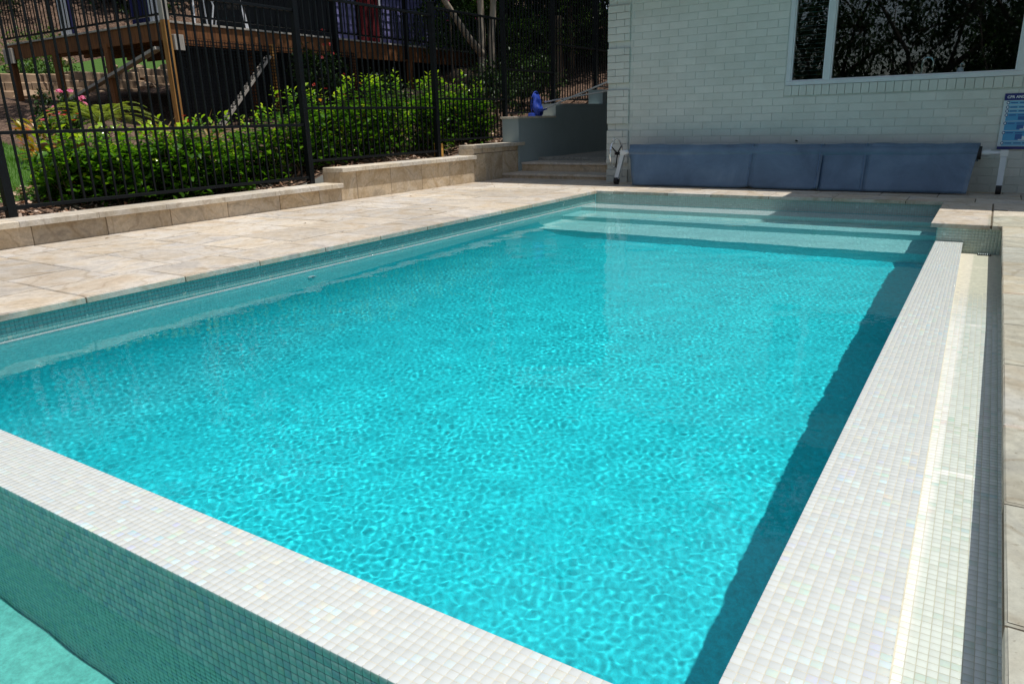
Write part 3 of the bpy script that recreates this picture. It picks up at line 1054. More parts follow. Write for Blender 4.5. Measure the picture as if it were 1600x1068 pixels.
# room behind the glass
rm = empty('room', (HX, HY, .132), HA, kind='structure')
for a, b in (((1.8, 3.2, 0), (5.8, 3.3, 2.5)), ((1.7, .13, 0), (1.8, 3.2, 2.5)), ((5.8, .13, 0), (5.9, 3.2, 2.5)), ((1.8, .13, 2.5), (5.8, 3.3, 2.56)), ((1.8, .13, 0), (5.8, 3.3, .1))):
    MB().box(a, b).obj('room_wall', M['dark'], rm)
bx(rm, 'sink_bench', (1.81, .135, WZ0 - .06), (5.79, .75, WZ0 + .012), M['bench'])
# blind behind the narrow sash
bl = tag(empty('window_blind', (HX, HY, .132), HA), 'dim horizontal slat blind behind the narrow left window sash', 'blind')
for i in range(26):
    MB().box((2.38, .075, WZ0 + .06 + i * .048), (2.73, .10, WZ0 + .063 + i * .048)).obj('slat', simple('dark blind', (.05, .09, .09), .5), bl)


def wall_pt(s, d, z):
    return (HX + s * math.cos(HA) + d * math.sin(-HA) * 1, HY + s * math.sin(HA) + d * math.cos(HA), z)


# kitchen tap and soap bottle on the bench inside
tz = WZ0 + .132 + .013
tap = tag(empty('kitchen_tap', wall_pt(3.695, .22, tz), HA), 'chrome gooseneck tap seen through the large window pane', 'tap')
MB().tube([(0, 0, 0), (0, 0, .03)], .026, 12).obj('tap_base', M['chrome'], tap)
MB().tube([(0, 0, .02), (0, 0, .17)] + [(.05 - .05 * math.cos(t), 0, .17 + .05 * math.sin(t)) for t in np.linspace(.3, math.pi, 8)] + [(.1, 0, .12)], .010, 10).obj('spout', M['chrome'], tap)
MB().tube([(0, 0, .04), (-.075, 0, .045)], .007, 8).obj('handle', M['chrome'], tap)
MB().tube([(-.075, 0, .03), (-.075, 0, .085)], .008, 8).obj('lever', M['chrome'], tap)
soap = tag(empty('soap_bottle', wall_pt(4.06, .20, tz), HA), 'white soap bottle with pump standing behind the large window pane', 'bottle')
MB().tube([(0, 0, 0), (0, 0, .075), (0, 0, .095), (0, 0, .10)], [.033, .033, .024, .012], 16).obj('bottle_body', M['white'], soap)
MB().tube([(0, 0, .10), (0, 0, .135)], .006, 8).obj('pump', M['chrome'], soap)
MB().tube([(-.004, 0, .135), (.03, 0, .132)], .006, 8).obj('nozzle', M['chrome'], soap)

# roof: a narrow eave on the left and a deep one on the right
def roof_part(parent, s0, s1, ov, z, back, rise):
    bx(parent, 'soffit', (s0, -ov, z), (s1, .3, z + .012), M['soffit'], 0)
    bx(parent, 'fascia', (s0, -ov - .022, z - .02), (s1, -ov - .001, z + .17), M['soffit'])
    mb = MB()
    n = 9
    pr = [(-ov - .025 - .06 - .06 * math.cos(t), z + .15 - .07 * math.sin(t)) for t in np.linspace(0, math.pi, n)]
    v = [(s0, a, b) for a, b in pr] + [(s1, a, b) for a, b in pr]
    mb.add(v, [(i, i + 1, n + i + 1, n + i) for i in range(n - 1)], .5, True)
    mb.obj('gutter', M['alu_paint'], parent)
    mb = MB()
    rws = 14
    for i in range(rws):
        a = -ov - .05 + (back + ov) * i / rws; b = -ov - .05 + (back + ov) * (i + 1) / rws
        za = z + .17 + rise * i / rws; zb = z + .17 + rise * (i + 1) / rws
        mb.add([(s0 - .02, a, za + .02), (s1 + .02, a, za + .02), (s1 + .02, b, zb + .02), (s0 - .02, b, zb + .02), (s0 - .02, a, za - .01), (s1 + .02, a, za - .01)], [(0, 1, 2, 3), (4, 5, 1, 0)], .5)
    mb.obj('roof', M['rooftile'], parent)


roof_part(house, -1.25, 3.45, .46, 2.60, 4.2, 1.3)
roof_part(house, 3.46, LEN + .4, 1.50, 2.602, 4.2, 1.3)
bx(house, 'roof_rear', (-1.25, 4.2, 2.60), (LEN + .4, 8.2, 3.9), M['rooftile'], 0)
# small tap stub on the wall
hk = tag(empty('wall_hook', wall_pt(2.50, -.004, .672), HA), 'tiny dark metal hook on the brick wall above the blue cover', 'hook')
MB().tube([(0, 0, 0), (0, -.02, 0), (0, -.03, .012)], .006, 8).obj('hook_arm', M['steel'], hk)
MB().tube([(-.014, -.003, 0), (.014, -.003, 0)], .005, 8).obj('hook_plate', M['steel'], hk)

# ------------------------------------------------------------------ resuscitation sign
sg = tag(empty('wall_sign', wall_pt(4.505, -.012, .578), HA), 'blue and white resuscitation chart mounted on the brick wall', 'sign')
SW, SH = .42, .545
bx(sg, 'sign_board', (0, -.004, 0), (SW, .0, SH), simple('sign white', (.50, .60, .66), .35, var=.02, bump=0), 0)
navy = simple('sign navy', (.012, .02, .15), .35, var=.02, bump=0)
cy1 = simple('sign sky blue', (.06, .30, .56), .35, var=.03, bump=0)
cy2 = simple('sign pale blue', (.15, .42, .62), .35, var=.03, bump=0)
bx(sg, 'header', (.0, -.0055, SH - .068), (SW, -.0042, SH), navy, 0)
bx(sg, 'footer', (.0, -.0055, 0), (SW, -.0042, .028), navy, 0)
rowz = [(.473, .435), (.430, .397), (.392, .358), (.353, .278), (.273, .186), (.181, .084), (.079, .034)]
txt = simple('sign print', (.02, .10, .32), .4, var=.02, bump=0)
for i, (a, b) in enumerate(rowz):
    bx(sg, 'row_panel', (.035, -.0055, b), (SW - .01, -.0042, a), cy2 if i in (0, 1, 2, 6) else cy1, 0)
    mb = MB(); cz = a - .018
    ring = [(.038 + .015 * math.cos(t), -.0066, cz + .015 * math.sin(t)) for t in np.linspace(0, 2 * math.pi, 17)[:-1]]
    ring2 = [(.038 + .009 * math.cos(t), -.0066, cz + .009 * math.sin(t)) for t in np.linspace(0, 2 * math.pi, 17)[:-1]]
    mb.add(ring + ring2, [(j, (j + 1) % 16, 16 + (j + 1) % 16, 16 + j) for j in range(16)], .5)
    mb.obj('ring', navy, sg)
    mb = MB(); mb.add([(.038 + .009 * math.cos(t), -.0062, cz + .009 * math.sin(t)) for t in np.linspace(0, 2 * math.pi, 17)[:-1]], [tuple(range(16))], .5)
    mb.obj('ring_centre', simple('sign light', (.6, .72, .8), .35, var=.02, bump=0), sg)
    mb = MB()
    for j, (x0, x1) in enumerate(((.06, .12), (.135, .20), (.21, .30))):
        mb.box((x0, -.0066, cz - .006), (x1, -.0060, cz + .005))
    if a - b > .06:
        mb.box((.14, -.0066, b + .01), (.20, -.0060, cz - .014))
    mb.obj('text_block', txt, sg)
    if a - b > .08:
        mb = MB(); mb.box((.20, -.0068, b + .012), (.225, -.0060, b + .045)); mb.box((.17, -.0068, b + .006), (.24, -.0060, b + .014))
        mb.obj('picture', simple('sign light', (.6, .72, .8)), sg)
cu = bpy.data.curves.new('sign_heading', 'FONT')
cu.body = 'CPR AND RESUSCITATION'
cu.size = .034
cu.extrude = .0003
cu.space_character = 1.05
cu.offset = .0008
cu.materials.append(simple('sign lettering', (.75, .8, .85), .4, bump=0))
_tmp = bpy.data.objects.new('heading_text', cu)
C.objects.link(_tmp)
bpy.context.view_layer.update()
_me = bpy.data.meshes.new_from_object(_tmp)
bpy.data.objects.remove(_tmp)
ho = bpy.data.objects.new('heading', _me)
ho.location = (.022, -.0062, SH - .046)
ho.rotation_euler = (RAD(90), 0, 0)
link(ho, sg)

# ------------------------------------------------------------------ cover reel
RY, RZ = 9.12, .548
reel = tag(empty('cover_reel', (0, RY, HC)), 'aluminium pool cover reel with hand wheel in front of the brick wall', 'cover reel')


def rl(z): return z - HC


MB().tube([(-4.13, 0, rl(RZ)), (.10, 0, rl(RZ))], .024, 14).obj('tube', M['alu'], reel)
for x, dx in ((-4.13, -.07), (.055, .0)):
    lg = MB().bar((x + .035, .0, rl(.56)), (x + dx + .035, -.05, rl(.215)), .052, .04, (0, 1, 0)).obj('leg', M['alu_paint'], reel)
    for yy in (-.05,):
        mb = MB(); mb.tube([(x + dx + .035 - .025, yy, rl(.188)), (x + dx + .035 + .025, yy, rl(.188))], .046, 16)
        mb.obj('castor', M['rubber'], reel)
    MB().box((x - .0, -.035, rl(RZ) - .03), (x + .07, .035, rl(RZ) + .03), .005).obj('bearing', M['alu'], reel)
MB().tube([(-4.06, 0, rl(RZ)), (-4.02, 0, rl(RZ))], .036, 14).obj('collar', M['alu'], reel)
MB().tube([(-.13, 0, rl(RZ)), (-.03, 0, rl(RZ))], .036, 14).obj('collar', M['alu'], reel)
wc = (-4.20, 0, rl(.535))
wheel = MB().tube([(wc[0], .185 * math.cos(t), wc[2] + .185 * math.sin(t)) for t in np.linspace(0, 2 * math.pi, 37)], .010, 8, False).obj('wheel_rim', M['chrome'], reel)
for a in (.5, .5 + 2.09, .5 + 4.19):
    MB().tube([(wc[0] + .02, 0, wc[2]), (wc[0], .18 * math.cos(a), wc[2] + .18 * math.sin(a))], .008, 8).obj('spoke', M['steel'], reel)
MB().tube([(wc[0] - .01, 0, wc[2]), (wc[0] + .08, 0, wc[2])], .022, 10).obj('hub', M['steel'], reel)
MB().tube([(wc[0], .05, wc[2] + .175), (wc[0] - .07, .05, wc[2] + .175)], .012, 8).obj('grip', M['white'], reel)

# the rolled and draped solar cover: separate overlapping panels
cov = tag(empty('solar_cover', (0, RY, HC)), 'dark blue bubble pool cover rolled up with its edge draped to the paving', 'pool cover')
panels = [(-4.00, -2.385, 0.0), (-2.395, -1.62, .004), (-1.63, -1.155, .0), (-1.165, -.125, .003)]
R0 = .098
for pi, (xa, xb, lift) in enumerate(panels):
    nx = max(8, int((xb - xa) / .06))
    prof = []
    # spiral round the roll, over the top and down to the ground
    for t in np.linspace(-.35 * math.pi, .62 * math.pi, 16):
        prof.append((R0 * -math.sin(t - math.pi / 2) * -1 if False else R0 * math.cos(t), R0 * math.sin(t)))
    top = prof[-1]
    prof = [(a, b + rl(RZ)) for a, b in prof]
    a0, b0 = prof[-1]
    endy = -.21; endz = .012
    for t in np.linspace(0, 1, 18)[1:]:
        bulge = .012 * math.sin(math.pi * t)
        prof.append((a0 + (endy - a0) * t - bulge * .9, b0 + (endz - b0) * t))
    n = len(prof)
    V = np.zeros((nx + 1, n, 3))
    for i in range(nx + 1):
        u = i / nx
        x = xa + (xb - xa) * u
        for j, (yy, zz) in enumerate(prof):
            f_ = max(0, (j - 14) / (n - 15))
            wob = .007 * math.sin(x * 2.1 + j * .10) * f_ + .0025 * math.sin(x * 13.7 + j * .7) * f_ + .002 * math.sin(x * 4.7 - j * .9)
            edge = .028 * f_ * (max(0, 1 - u / .10) ** 2 if pi in (1,) else 0) + .022 * f_ * (max(0, 1 - (1 - u) / .12) ** 2 if pi in (0, 1) else 0)
            wave_top = .004 * math.sin(x * 5 + 1) + .003 * math.sin(x * 17)
            flare = 0
            if pi == 0: flare = .13 * f_ * (1 - u) ** 4
            if pi == 3: flare = -.04 * f_ * u ** 4 * -1
            V[i, j] = (x + flare * (1 if pi == 0 else 0) - (0.06 * f_ * u ** 3 if pi == 3 else 0), yy - wob - lift - edge * .6, zz + lift * .5 + wave_top * (1 - f_) + edge * (1.0 if j > n - 6 else .3))
    idx = np.arange((nx + 1) * n).reshape(nx + 1, n)
    F = np.stack([idx[:-1, :-1], idx[:-1, 1:], idx[1:, 1:], idx[1:, :-1]], -1).reshape(-1, 4)
    me = np_mesh('cover_panel', V.reshape(-1, 3), F, M['cover'], np.full(len(F), .5), True)
    o = mobj('cover_panel', me, cov)
    md = o.modifiers.new('solid', 'SOLIDIFY'); md.thickness = .004; md.offset = 0
    # stitched hem along the panel edge
    for u_ in ((1,) if pi < 3 else ()):
        pts = [tuple(V[-1, j] + np.array((-.03, -.006, .003))) for j in range(8, n)]
        MB().tube(pts, .0035, 5).obj('seam', simple('cover seam', (.10, .19, .34), .5), cov)
MB().tube([(-3.98, 0, rl(RZ)), (-.14, 0, rl(RZ))], [.088, .088], 24).obj('roll', M['cover'], cov)
MB().tube([(-.20, 0, rl(RZ)), (-.105, 0, rl(RZ))], [.074, .066], 20).obj('roll_end', M['rubber'], cov)

# ------------------------------------------------------------------ skimmer nets leaning on the rendered wall
nt_ = tag(empty('leaf_net', (-6.42, 10.78, 1.04)), 'blue bag leaf net on a pole resting on the rendered wall cap', 'pool net')
mb = MB()
ring = [(.0 + .05 * math.sin(t) * .4, .15 * math.cos(t), .24 + .21 * math.sin(t)) for t in np.linspace(0, 2 * math.pi, 25)]
mb.tube(ring, .010, 6, False); mb.obj('hoop', M['netblue'], nt_)
mb = MB()
V = []; nr = 8; ns = 20
for i in range(nr + 1):
    for j in range(ns):
        t = 2 * math.pi * j / ns
        rr = (1 - (i / nr) ** 1.6 * .75)
        V.append((.02 + .12 * (i / nr) + .02 * math.sin(t * 3 + i), .14 * math.cos(t) * rr + .02 * math.sin(i * 2 + t * 2), .24 - .19 * (i / nr) + .20 * math.sin(t) * rr))
mb.add(V, [(i * ns + j, i * ns + (j + 1) % ns, (i + 1) * ns + (j + 1) % ns, (i + 1) * ns + j) for i in range(nr) for j in range(ns)], None, True)
mb.obj('net_bag', M['netblue'], nt_)
p0 = Vector((-6.25, 10.86, 1.296)); p1 = Vector((-4.60, 10.49, 1.45))
base_ = Vector((-6.42, 10.78, 1.04))
MB().tube([p0 - base_, p1 - base_], .013, 8).obj('pole', M['alu'], nt_)
n2 = tag(empty('pool_brush', (-6.42, 10.72, 1.04)), 'second slanting aluminium pole with blue head beside the leaf net', 'pool pole')
p0 = Vector((-6.32, 10.73, 1.12)); p1 = Vector((-4.62, 10.32, 1.58)); base_ = Vector((-6.42, 10.72, 1.04))
MB().tube([p0 - base_, p1 - base_], .013, 8).obj('pole', M['alu'], n2)
MB().tube([p0 - base_, p0 - base_ + Vector((.16, -.03, .035))], .02, 8).obj('grip', M['netblue'], n2)
MB().box((-.02, -.13, 0), (.05, .13, .05), .01).obj('brush_head', M['netblue'], n2)
nt_.scale = (.85, .85, .85)
hs = tag(empty('blue_hose', (-4.62, 9.9, .5)), 'coil of blue hose hanging on the shaded side of the house', 'hose')
for i in range(3):
    MB().tube([(.0 - .01 * i, .10 * math.cos(t) + .02 * i, .22 + .17 * math.sin(t)) for t in np.linspace(0, 2 * math.pi, 21)], .010, 6, False).obj('coil', M['netblue'], hs)

# ------------------------------------------------------------------ metal pool fence
XF = -6.62
fence = tag(empty('metal_fence', (XF, 0, 0)), 'tall black steel picket fence running along behind the stone wall', 'fence')
posts = [-2.2, .35, 2.83, 6.02, 8.42, 10.18, 11.74, 13.38, 15.2, 17.0]
bot = [.42, .42, .42, .60, .74, 1.1, 1.32, 1.56, 1.6]
mid = [1.00, 1.00, 1.00, 1.18, 1.30, 1.75, 2.22, 2.22, 2.22]
top = [2.19, 2.19, 2.19, 2.36, 2.46, 2.95, 3.40, 3.40, 3.40]
zb = [.1, .1, .33, .33, .50, .62, 1.0, 1.2, 1.4, 1.4]
for i, y in enumerate(posts):
    t = max(top[max(0, i - 1)], top[min(i, len(top) - 1)]) + .06
    o = MB().box((-.0325, y - .0325, zb[i]), (.0325, y + .0325, t), .004).obj('post', M['steel'], fence)
    MB().box((-.036, y - .036, t), (.036, y + .036, t + .012), .004).obj('post_cap', M['steel'], fence)
pm = {}
for i in range(len(posts) - 1):
    a, b = posts[i] + .033, posts[i + 1] - .033
    for z in (bot[i], mid[i], top[i]):
        MB().box((-.019, a, z - .014), (.019, b, z + .014), .002).obj('rail', M['steel'], fence)
    n = int(round((b - a) / .096))
    for j in range(1, n):
        y = a + (b - a) * j / n
        z0 = bot[i] - .0; z1 = top[i]
        key = round(z1 - z0, 3)
        if key not in pm:
            pm[key] = MB().box((-.008, -.008, 0), (.008, .008, key)).mesh('picket', M['steel'])
        mobj('picket', pm[key], fence, (0, y, z0))

# glass fence just right of the paving edge, its shade falls on the channel
gf = tag(empty('glass_fence', (.352, 0, HC)), 'frameless clear glass pool fence panels along the right paving', 'glass fence')
gy = [-1.30, .52, 2.352, 4.185, 6.00]
for a, b in zip(gy[:-1], gy[1:]):
    MB().box((-.005, a + .016, .045), (.005, b - .016, 1.20)).obj('glass_panel', M['fence_glass'], gf)
    for yy in (a + .35, b - .35):
        MB().box((-.025, yy - .025, 0), (.025, yy + .025, .12), .005).obj('spigot', M['alu'], gf)
MB().box((-.005, 6.016, .045), (.005, 7.25, 1.20)).obj('glass_panel', M['fence_glass'], gf)

# ------------------------------------------------------------------ garden ground
def gz(x, y):
    """height of the garden behind the fence"""
    x = np.asarray(x, float); y = np.asarray(y, float)
    base = .31 + np.clip((y - 5.9) / .5, 0, 1) * .16 + np.clip((y - 8.5) / .6, 0, 1) * .13 + np.clip((y - 10.2) / 4, 0, 1) * .75
    t = np.clip(-6.7 - x, 0, None)
    z = base + .125 * np.clip(t, 0, 9.5) + np.clip((y - 13.5) / 12, 0, 1) * 2.6
    z = z + np.clip((-x - 17.5) / 9, 0, 1) ** 1.0 * 4.2 + np.clip((-x - 26) / 20, 0, 1) * 6
    return z + .03 * np.sin(x * 1.7 + y * .9) + .02 * np.sin(y * 3.1 - x * 2.2)


k = NT('bark mulch soil')
_g = k.n('ShaderNodeNewGeometry').outputs['Position']
_vr = k.n('ShaderNodeTexVoronoi'); _vr.inputs['Scale'].default_value = 34; k.l(_g, _vr.inputs['Vector'])
_c = k.ramp(_vr.outputs['Color'], [(0.2, (0.04, 0.022, 0.013)), (0.5, (0.11, 0.062, 0.038)), (0.8, (0.22, 0.14, 0.095))])
_lawn = k.ramp(k.noise(_g, 90, 4, .7), [(0.3, (0.035, 0.095, 0.012)), (0.7, (0.10, 0.20, 0.03))])
_at = k.n('ShaderNodeAttribute', attribute_name='rnd')
_c = k.mix(_at.outputs['Fac'], _c, _lawn)
k.set(_c, .95)
k.bump(_vr.outputs['Distance'], .8, .03)
M['soil'] = k.m


def ground():
    xs = np.concatenate([np.linspace(-60, -20, 20), np.linspace(-19.5, -6.6, 70)])
    ys = np.concatenate([np.linspace(-20, -1, 14), np.linspace(-.7, 20, 90), np.linspace(21, 50, 16)])
    X, Y = np.meshgrid(xs, ys, indexing='ij')
    V = np.stack([X, Y, gz(X, Y)], -1).reshape(-1, 3)
    nx, ny = X.shape
    idx = np.arange(nx * ny).reshape(nx, ny)
    F = np.stack([idx[:-1, :-1], idx[1:, :-1], idx[1:, 1:], idx[:-1, 1:]], -1).reshape(-1, 4)
    cx = V[F].mean(1)
    lawn = ((cx[:, 0] < -7.4) & (cx[:, 1] < 4.9) & (cx[:, 0] > -13.5)) | ((cx[:, 0] < -17.7) & (cx[:, 0] > -19.2))
    return np_mesh('garden_ground', V, F, M['soil'], lawn.astype(float), True)


tag(mobj('garden_ground', ground()), kind='structure')
# ground beyond the passage and everywhere else, out to the horizon
def patch(name, x0, x1, y0, y1, zf, nx=20, ny=20, lawn=0):
    X, Y = np.meshgrid(np.linspace(x0, x1, nx), np.linspace(y0, y1, ny), indexing='ij')
    V = np.stack([X, Y, zf(X, Y)], -1).reshape(-1, 3)
    idx = np.arange(nx * ny).reshape(nx, ny)
    F = np.stack([idx[:-1, :-1], idx[1:, :-1], idx[1:, 1:], idx[:-1, 1:]], -1).reshape(-1, 4)
    return tag(mobj(name, np_mesh(name, V, F, M['soil'], np.full(len(F), float(lawn)), True)), kind='structure')


patch('rear_ground', -6.6, 60, 17.6, 50, lambda X, Y: .5 + (Y - 17.6) * .12 + gz(np.full_like(X, -6.7), Y) - .5 - 0 * X)
patch('outer_ground', -120, 120, -120, -2.9, lambda X, Y: -.9 + 0 * X, 10, 10, 1)
patch('side_ground', 4.1, 120, -3, 60, lambda X, Y: .02 + 0 * X, 10, 10, 1)


# ------------------------------------------------------------------ leaf builders
def leaf_template(L, Wd, fold=.25, curl=.25, seg=3):
    """a folded, curling leaf along +Y, normal +Z: (2*seg) quads"""
    ts = np.linspace(0, 1, seg + 1)
    V = []
    for t in ts:
        w = Wd / 2 * math.sin(math.pi * min(1, max(0.06, t * .92 + .06))) ** .8
        z = -curl * L * t * t
        y = L * t * (1 - .12 * t)
        V += [(-w, y, z + fold * w), (0, y, z), (w, y, z + fold * w)]
    F = []
    for i in range(seg):
        a = i * 3
        F += [(a, a + 1, a + 4, a + 3), (a + 1, a + 2, a + 5, a + 4)]
    return np.array(V), np.array(F)


def frames(dirs, ups):
    d = dirs / np.linalg.norm(dirs, axis=1, keepdims=True)
    s = np.cross(d, ups); s /= np.maximum(np.linalg.norm(s, axis=1, keepdims=True), 1e-6)
    n = np.cross(s, d)
    return np.stack([s, d, n], -1)        # columns: x, y, z


def leaves_mesh(name, tmpl, pos, dirs, scale, mat, rnd=None, ups=None, smooth=True):
    tv, tf = tmpl
    n = len(pos)
    if ups is None: ups = np.tile([0, 0, 1.0], (n, 1)) + rng.normal(0, .25, (n, 3))
    Fm = frames(dirs, ups)
    V = np.einsum('nij,vj->nvi', Fm, tv) * scale[:, None, None] + pos[:, None, :]
    F = (tf[None] + (np.arange(n) * len(tv))[:, None, None]).reshape(-1, tf.shape[1])
    r = rng.random(n) if rnd is None else rnd
    return np_mesh(name, V.reshape(-1, 3), F, mat, np.repeat(r, len(tf)), smooth)


HEDGE = leaf_template(.108, .054, .28, .35, 3)
hedge_single = {}


def hedge_shrub(x, y, h, w, label, group='leafy hedge shrubs behind the fence', nshoot=92, single=22):
    z0 = float(gz(x, y)) - .02
    root = tag(empty('hedge_shrub', (x, y, z0)), label, 'shrub', group)
    pos = []; dr = []; sc = []; rn = []
    stems = MB()
    for i in range(nshoot):
        a = rng.uniform(0, 6.283); rr = w * math.sqrt(rng.random())
        tx, ty = rr * math.cos(a) * .8, rr * math.sin(a)
        th = h * rng.uniform(.30, .95) * (1 - .25 * (rr / w) ** 2)
        if rng.random() < .12: th = h * rng.uniform(1.0, 1.22)
        b = np.array([tx * .35, ty * .35, 0]); tip = np.array([tx, ty, th])
        if i % 3 == 0:
            stems.tube([tuple(b), tuple((b + tip) / 2 + np.array([tx * .1, ty * .1, 0])), tuple(tip)], [.006, .004, .002], 4, False)
        nl = rng.integers(9, 14)
        L = min(.30, th * .8)
        up = tip - b; up /= np.linalg.norm(up)
        for j in range(nl):
            t = j / (nl - 1)
            p = tip - up * L * (1 - t)
            ang = j * 2.4 + rng.uniform(-.3, .3)
            side = np.array([math.cos(ang), math.sin(ang), 0])
            lift = .25 + 1.1 * t ** 2
            pos.append(p); dr.append(side + np.array([0, 0, lift]) + rng.normal(0, .12, 3)); sc.append(rng.uniform(.75, 1.15) * (1 - .3 * t * t))
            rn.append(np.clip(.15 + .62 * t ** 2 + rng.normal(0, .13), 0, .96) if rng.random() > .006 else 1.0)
    for i in range(nshoot * 5):
        a = rng.uniform(0, 6.283); rr = w * math.sqrt(rng.random()); zz = h * rng.uniform(.05, .85)
        pos.append(np.array([rr * math.cos(a), rr * math.sin(a), zz])); ang = rng.uniform(0, 6.28)
        dr.append(np.array([math.cos(ang), math.sin(ang), rng.uniform(-.2, .9)])); sc.append(rng.uniform(.8, 1.25)); rn.append(np.clip(rng.normal(.25, .15), 0, .9))
    pos = np.array(pos); dr = np.array(dr); sc = np.array(sc); rn = np.array(rn)
    # the leaves facing the lens are leaves of their own
    cd = pos @ np.array([.75, -.55, .25]) * sc
    order = np.argsort(-cd)
    own = rng.choice(order[:len(order) // 3], single, replace=False)
    mask = np.ones(len(pos), bool); mask[own] = False
    ups = np.tile([0, 0, 1.0], (len(pos), 1)) + rng.normal(0, .25, (len(pos), 3))
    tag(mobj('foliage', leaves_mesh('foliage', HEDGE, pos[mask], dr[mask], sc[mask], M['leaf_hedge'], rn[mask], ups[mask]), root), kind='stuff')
    Fm = frames(dr[own], ups[own])
    for q, i in enumerate(own):
        kx = int(rn[i] * 5)
        if kx not in hedge_single:
            hedge_single[kx] = np_mesh('leaf', HEDGE[0], HEDGE[1], M['leaf_hedge'], np.full(len(HEDGE[1]), (kx + .5) / 6), True)
        o = mobj('leaf', hedge_single[kx], root)
        o.matrix_local = Matrix.Translation(Vector(pos[i])) @ Matrix(Fm[q].tolist()).to_4x4() @ Matrix.Scale(float(sc[i]), 4)
    stems.obj('stems', M['bark'], root)
    return root


hl = ['leafy hedge shrub behind the fence post at the picture edge',
      'hedge shrub behind the fence in front of the terracotta pots',
      'hedge shrub behind the fence below the arching cycad fronds',
      'hedge shrub behind the fence below the bronze strap leaves',
      'hedge shrub below the orange deck corner post',
      'hedge shrub with red tinged leaves below the grey diagonal brace',
      'hedge shrub just left of the post where the stone wall steps up',
      'hedge shrub just right of the post where the stone wall steps up',
      'second hedge shrub along the middle stretch of stone wall',
      'third hedge shrub along the middle stretch of stone wall',
      'tall hedge shrub along the middle stretch of stone wall near the peg',
      'bright hedge shrub behind the orange timber peg',
      'hedge shrub behind the tallest stretch of stone wall',
      'shaded hedge shrub beside the rendered wall end']
hy = [3.66, 3.92, 4.20, 4.46, 4.66, 5.15, 5.72, 6.35, 6.90, 7.42, 7.98, 8.72, 9.35, 9.95]
hh = [.56, .58, .60, .63, .66, .68, .72, .78, .82, .86, .92, .92, .86, .80]
for i in range(14):
    hedge_shrub(-7.12 + (.05 if i % 2 else -.05), hy[i], hh[i], .36, hl[i])
for i, y in enumerate((-1.2, -.5, .2, .9)):
    hedge_shrub(-7.12, y, .66, .36, 'hedge shrub behind the fence before the picture edge', nshoot=45, single=0)

# red tinged small shrub between hedge shrubs
def tuft(name, label, cat, x, y, mat, tmpl, n, h, spread, group=None, zoff=0, rnr=None):
    z0 = float(gz(x, y)) + zoff
    a = rng.uniform(0, 6.283, n); el = rng.uniform(.2, 1.3, n)
    dr = np.stack([np.cos(a) * np.cos(el), np.sin(a) * np.cos(el), np.sin(el)], 1)
    rad = rng.uniform(0, 1, n) ** .5
    pos = np.stack([np.cos(a) * rad * spread, np.sin(a) * rad * spread, rng.uniform(.1, 1, n) * h], 1)
    root = tag(empty(name, (x, y, z0)), label, cat, group)
    tag(mobj('leaves', leaves_mesh('leaves', tmpl, pos, dr, rng.uniform(.7, 1.2, n), mat), root), kind='stuff')
    return root


tuft('croton', 'red and yellow leaved croton between the hedge shrubs', 'plant', -7.62, 5.42, M['leaf_croton'], leaf_template(.10, .035), 110, .42, .18)
tuft('croton', 'yellow mottled croton in front of the leftmost deck posts', 'plant', -9.25, 4.42, M['leaf_croton'], leaf_template(.12, .036), 130, .45, .22)


def pot(label, x, y, r_, h, plantmat, flower=None, fl=None):
    z0 = float(gz(x, y))
    p = tag(empty('terracotta_pot', (x, y, z0)), label, 'pot', 'terracotta pots on the garden lawn')
    MB().tube([(0, 0, 0), (0, 0, h * .85), (0, 0, h * .86), (0, 0, h)], [r_ * .7, r_ * .95, r_ * 1.08, r_ * 1.08], 18).obj('pot_body', M['terracotta'], p)
    MB().tube([(0, 0, h), (0, 0, h + .004)], [r_ * .9, r_ * .9], 14).obj('potting_soil', M['joint'], p)
    n = 90
    q = tag(empty('potted_plant', (x, y, z0 + h)), fl, 'plant')
    a = rng.uniform(0, 6.28, n)
    pos = np.stack([np.cos(a) * rng.uniform(0, r_ * 1.1, n), np.sin(a) * rng.uniform(0, r_ * 1.1, n), rng.uniform(0, .26, n)], 1)
    dr = np.stack([np.cos(a), np.sin(a), rng.uniform(.1, 1.2, n)], 1)
    tag(mobj('leaves', leaves_mesh('leaves', leaf_template(.10, .05), pos, dr, rng.uniform(.7, 1.1, n), plantmat), q), kind='stuff')
    if flower:
        for i in range(9):
            a = rng.uniform(0, 6.28); d = rng.uniform(0, r_ * 1.2)
            m5 = 6
            an = np.linspace(0, 6.28, m5, endpoint=False)
            pm_ = leaves_mesh('flower', leaf_template(.035, .03), np.zeros((m5, 3)), np.stack([np.cos(an), np.sin(an), np.full(m5, .5)], 1), np.ones(m5), flower)
            mobj('flower', pm_, q, (math.cos(a) * d, math.sin(a) * d, rng.uniform(.2, .36)))


pot('terracotta pot of pink flowers near the leftmost deck posts', -8.75, 4.30, .12, .26, M['leaf_mid'], M['petal_pink'], 'pink flowering plant in the terracotta pot nearest the lawn')
pot('terracotta pot half hidden in front of the cycad', -8.95, 4.62, .12, .25, M['leaf_mid'], M['petal_red'], 'red flowering plant in the pot in front of the cycad')
pot('terracotta pot standing behind the hedge under the deck corner', -8.6, 5.95, .12, .24, M['leaf_mid'], M['petal_red'], 'small red flowering plant in the pot under the deck corner')


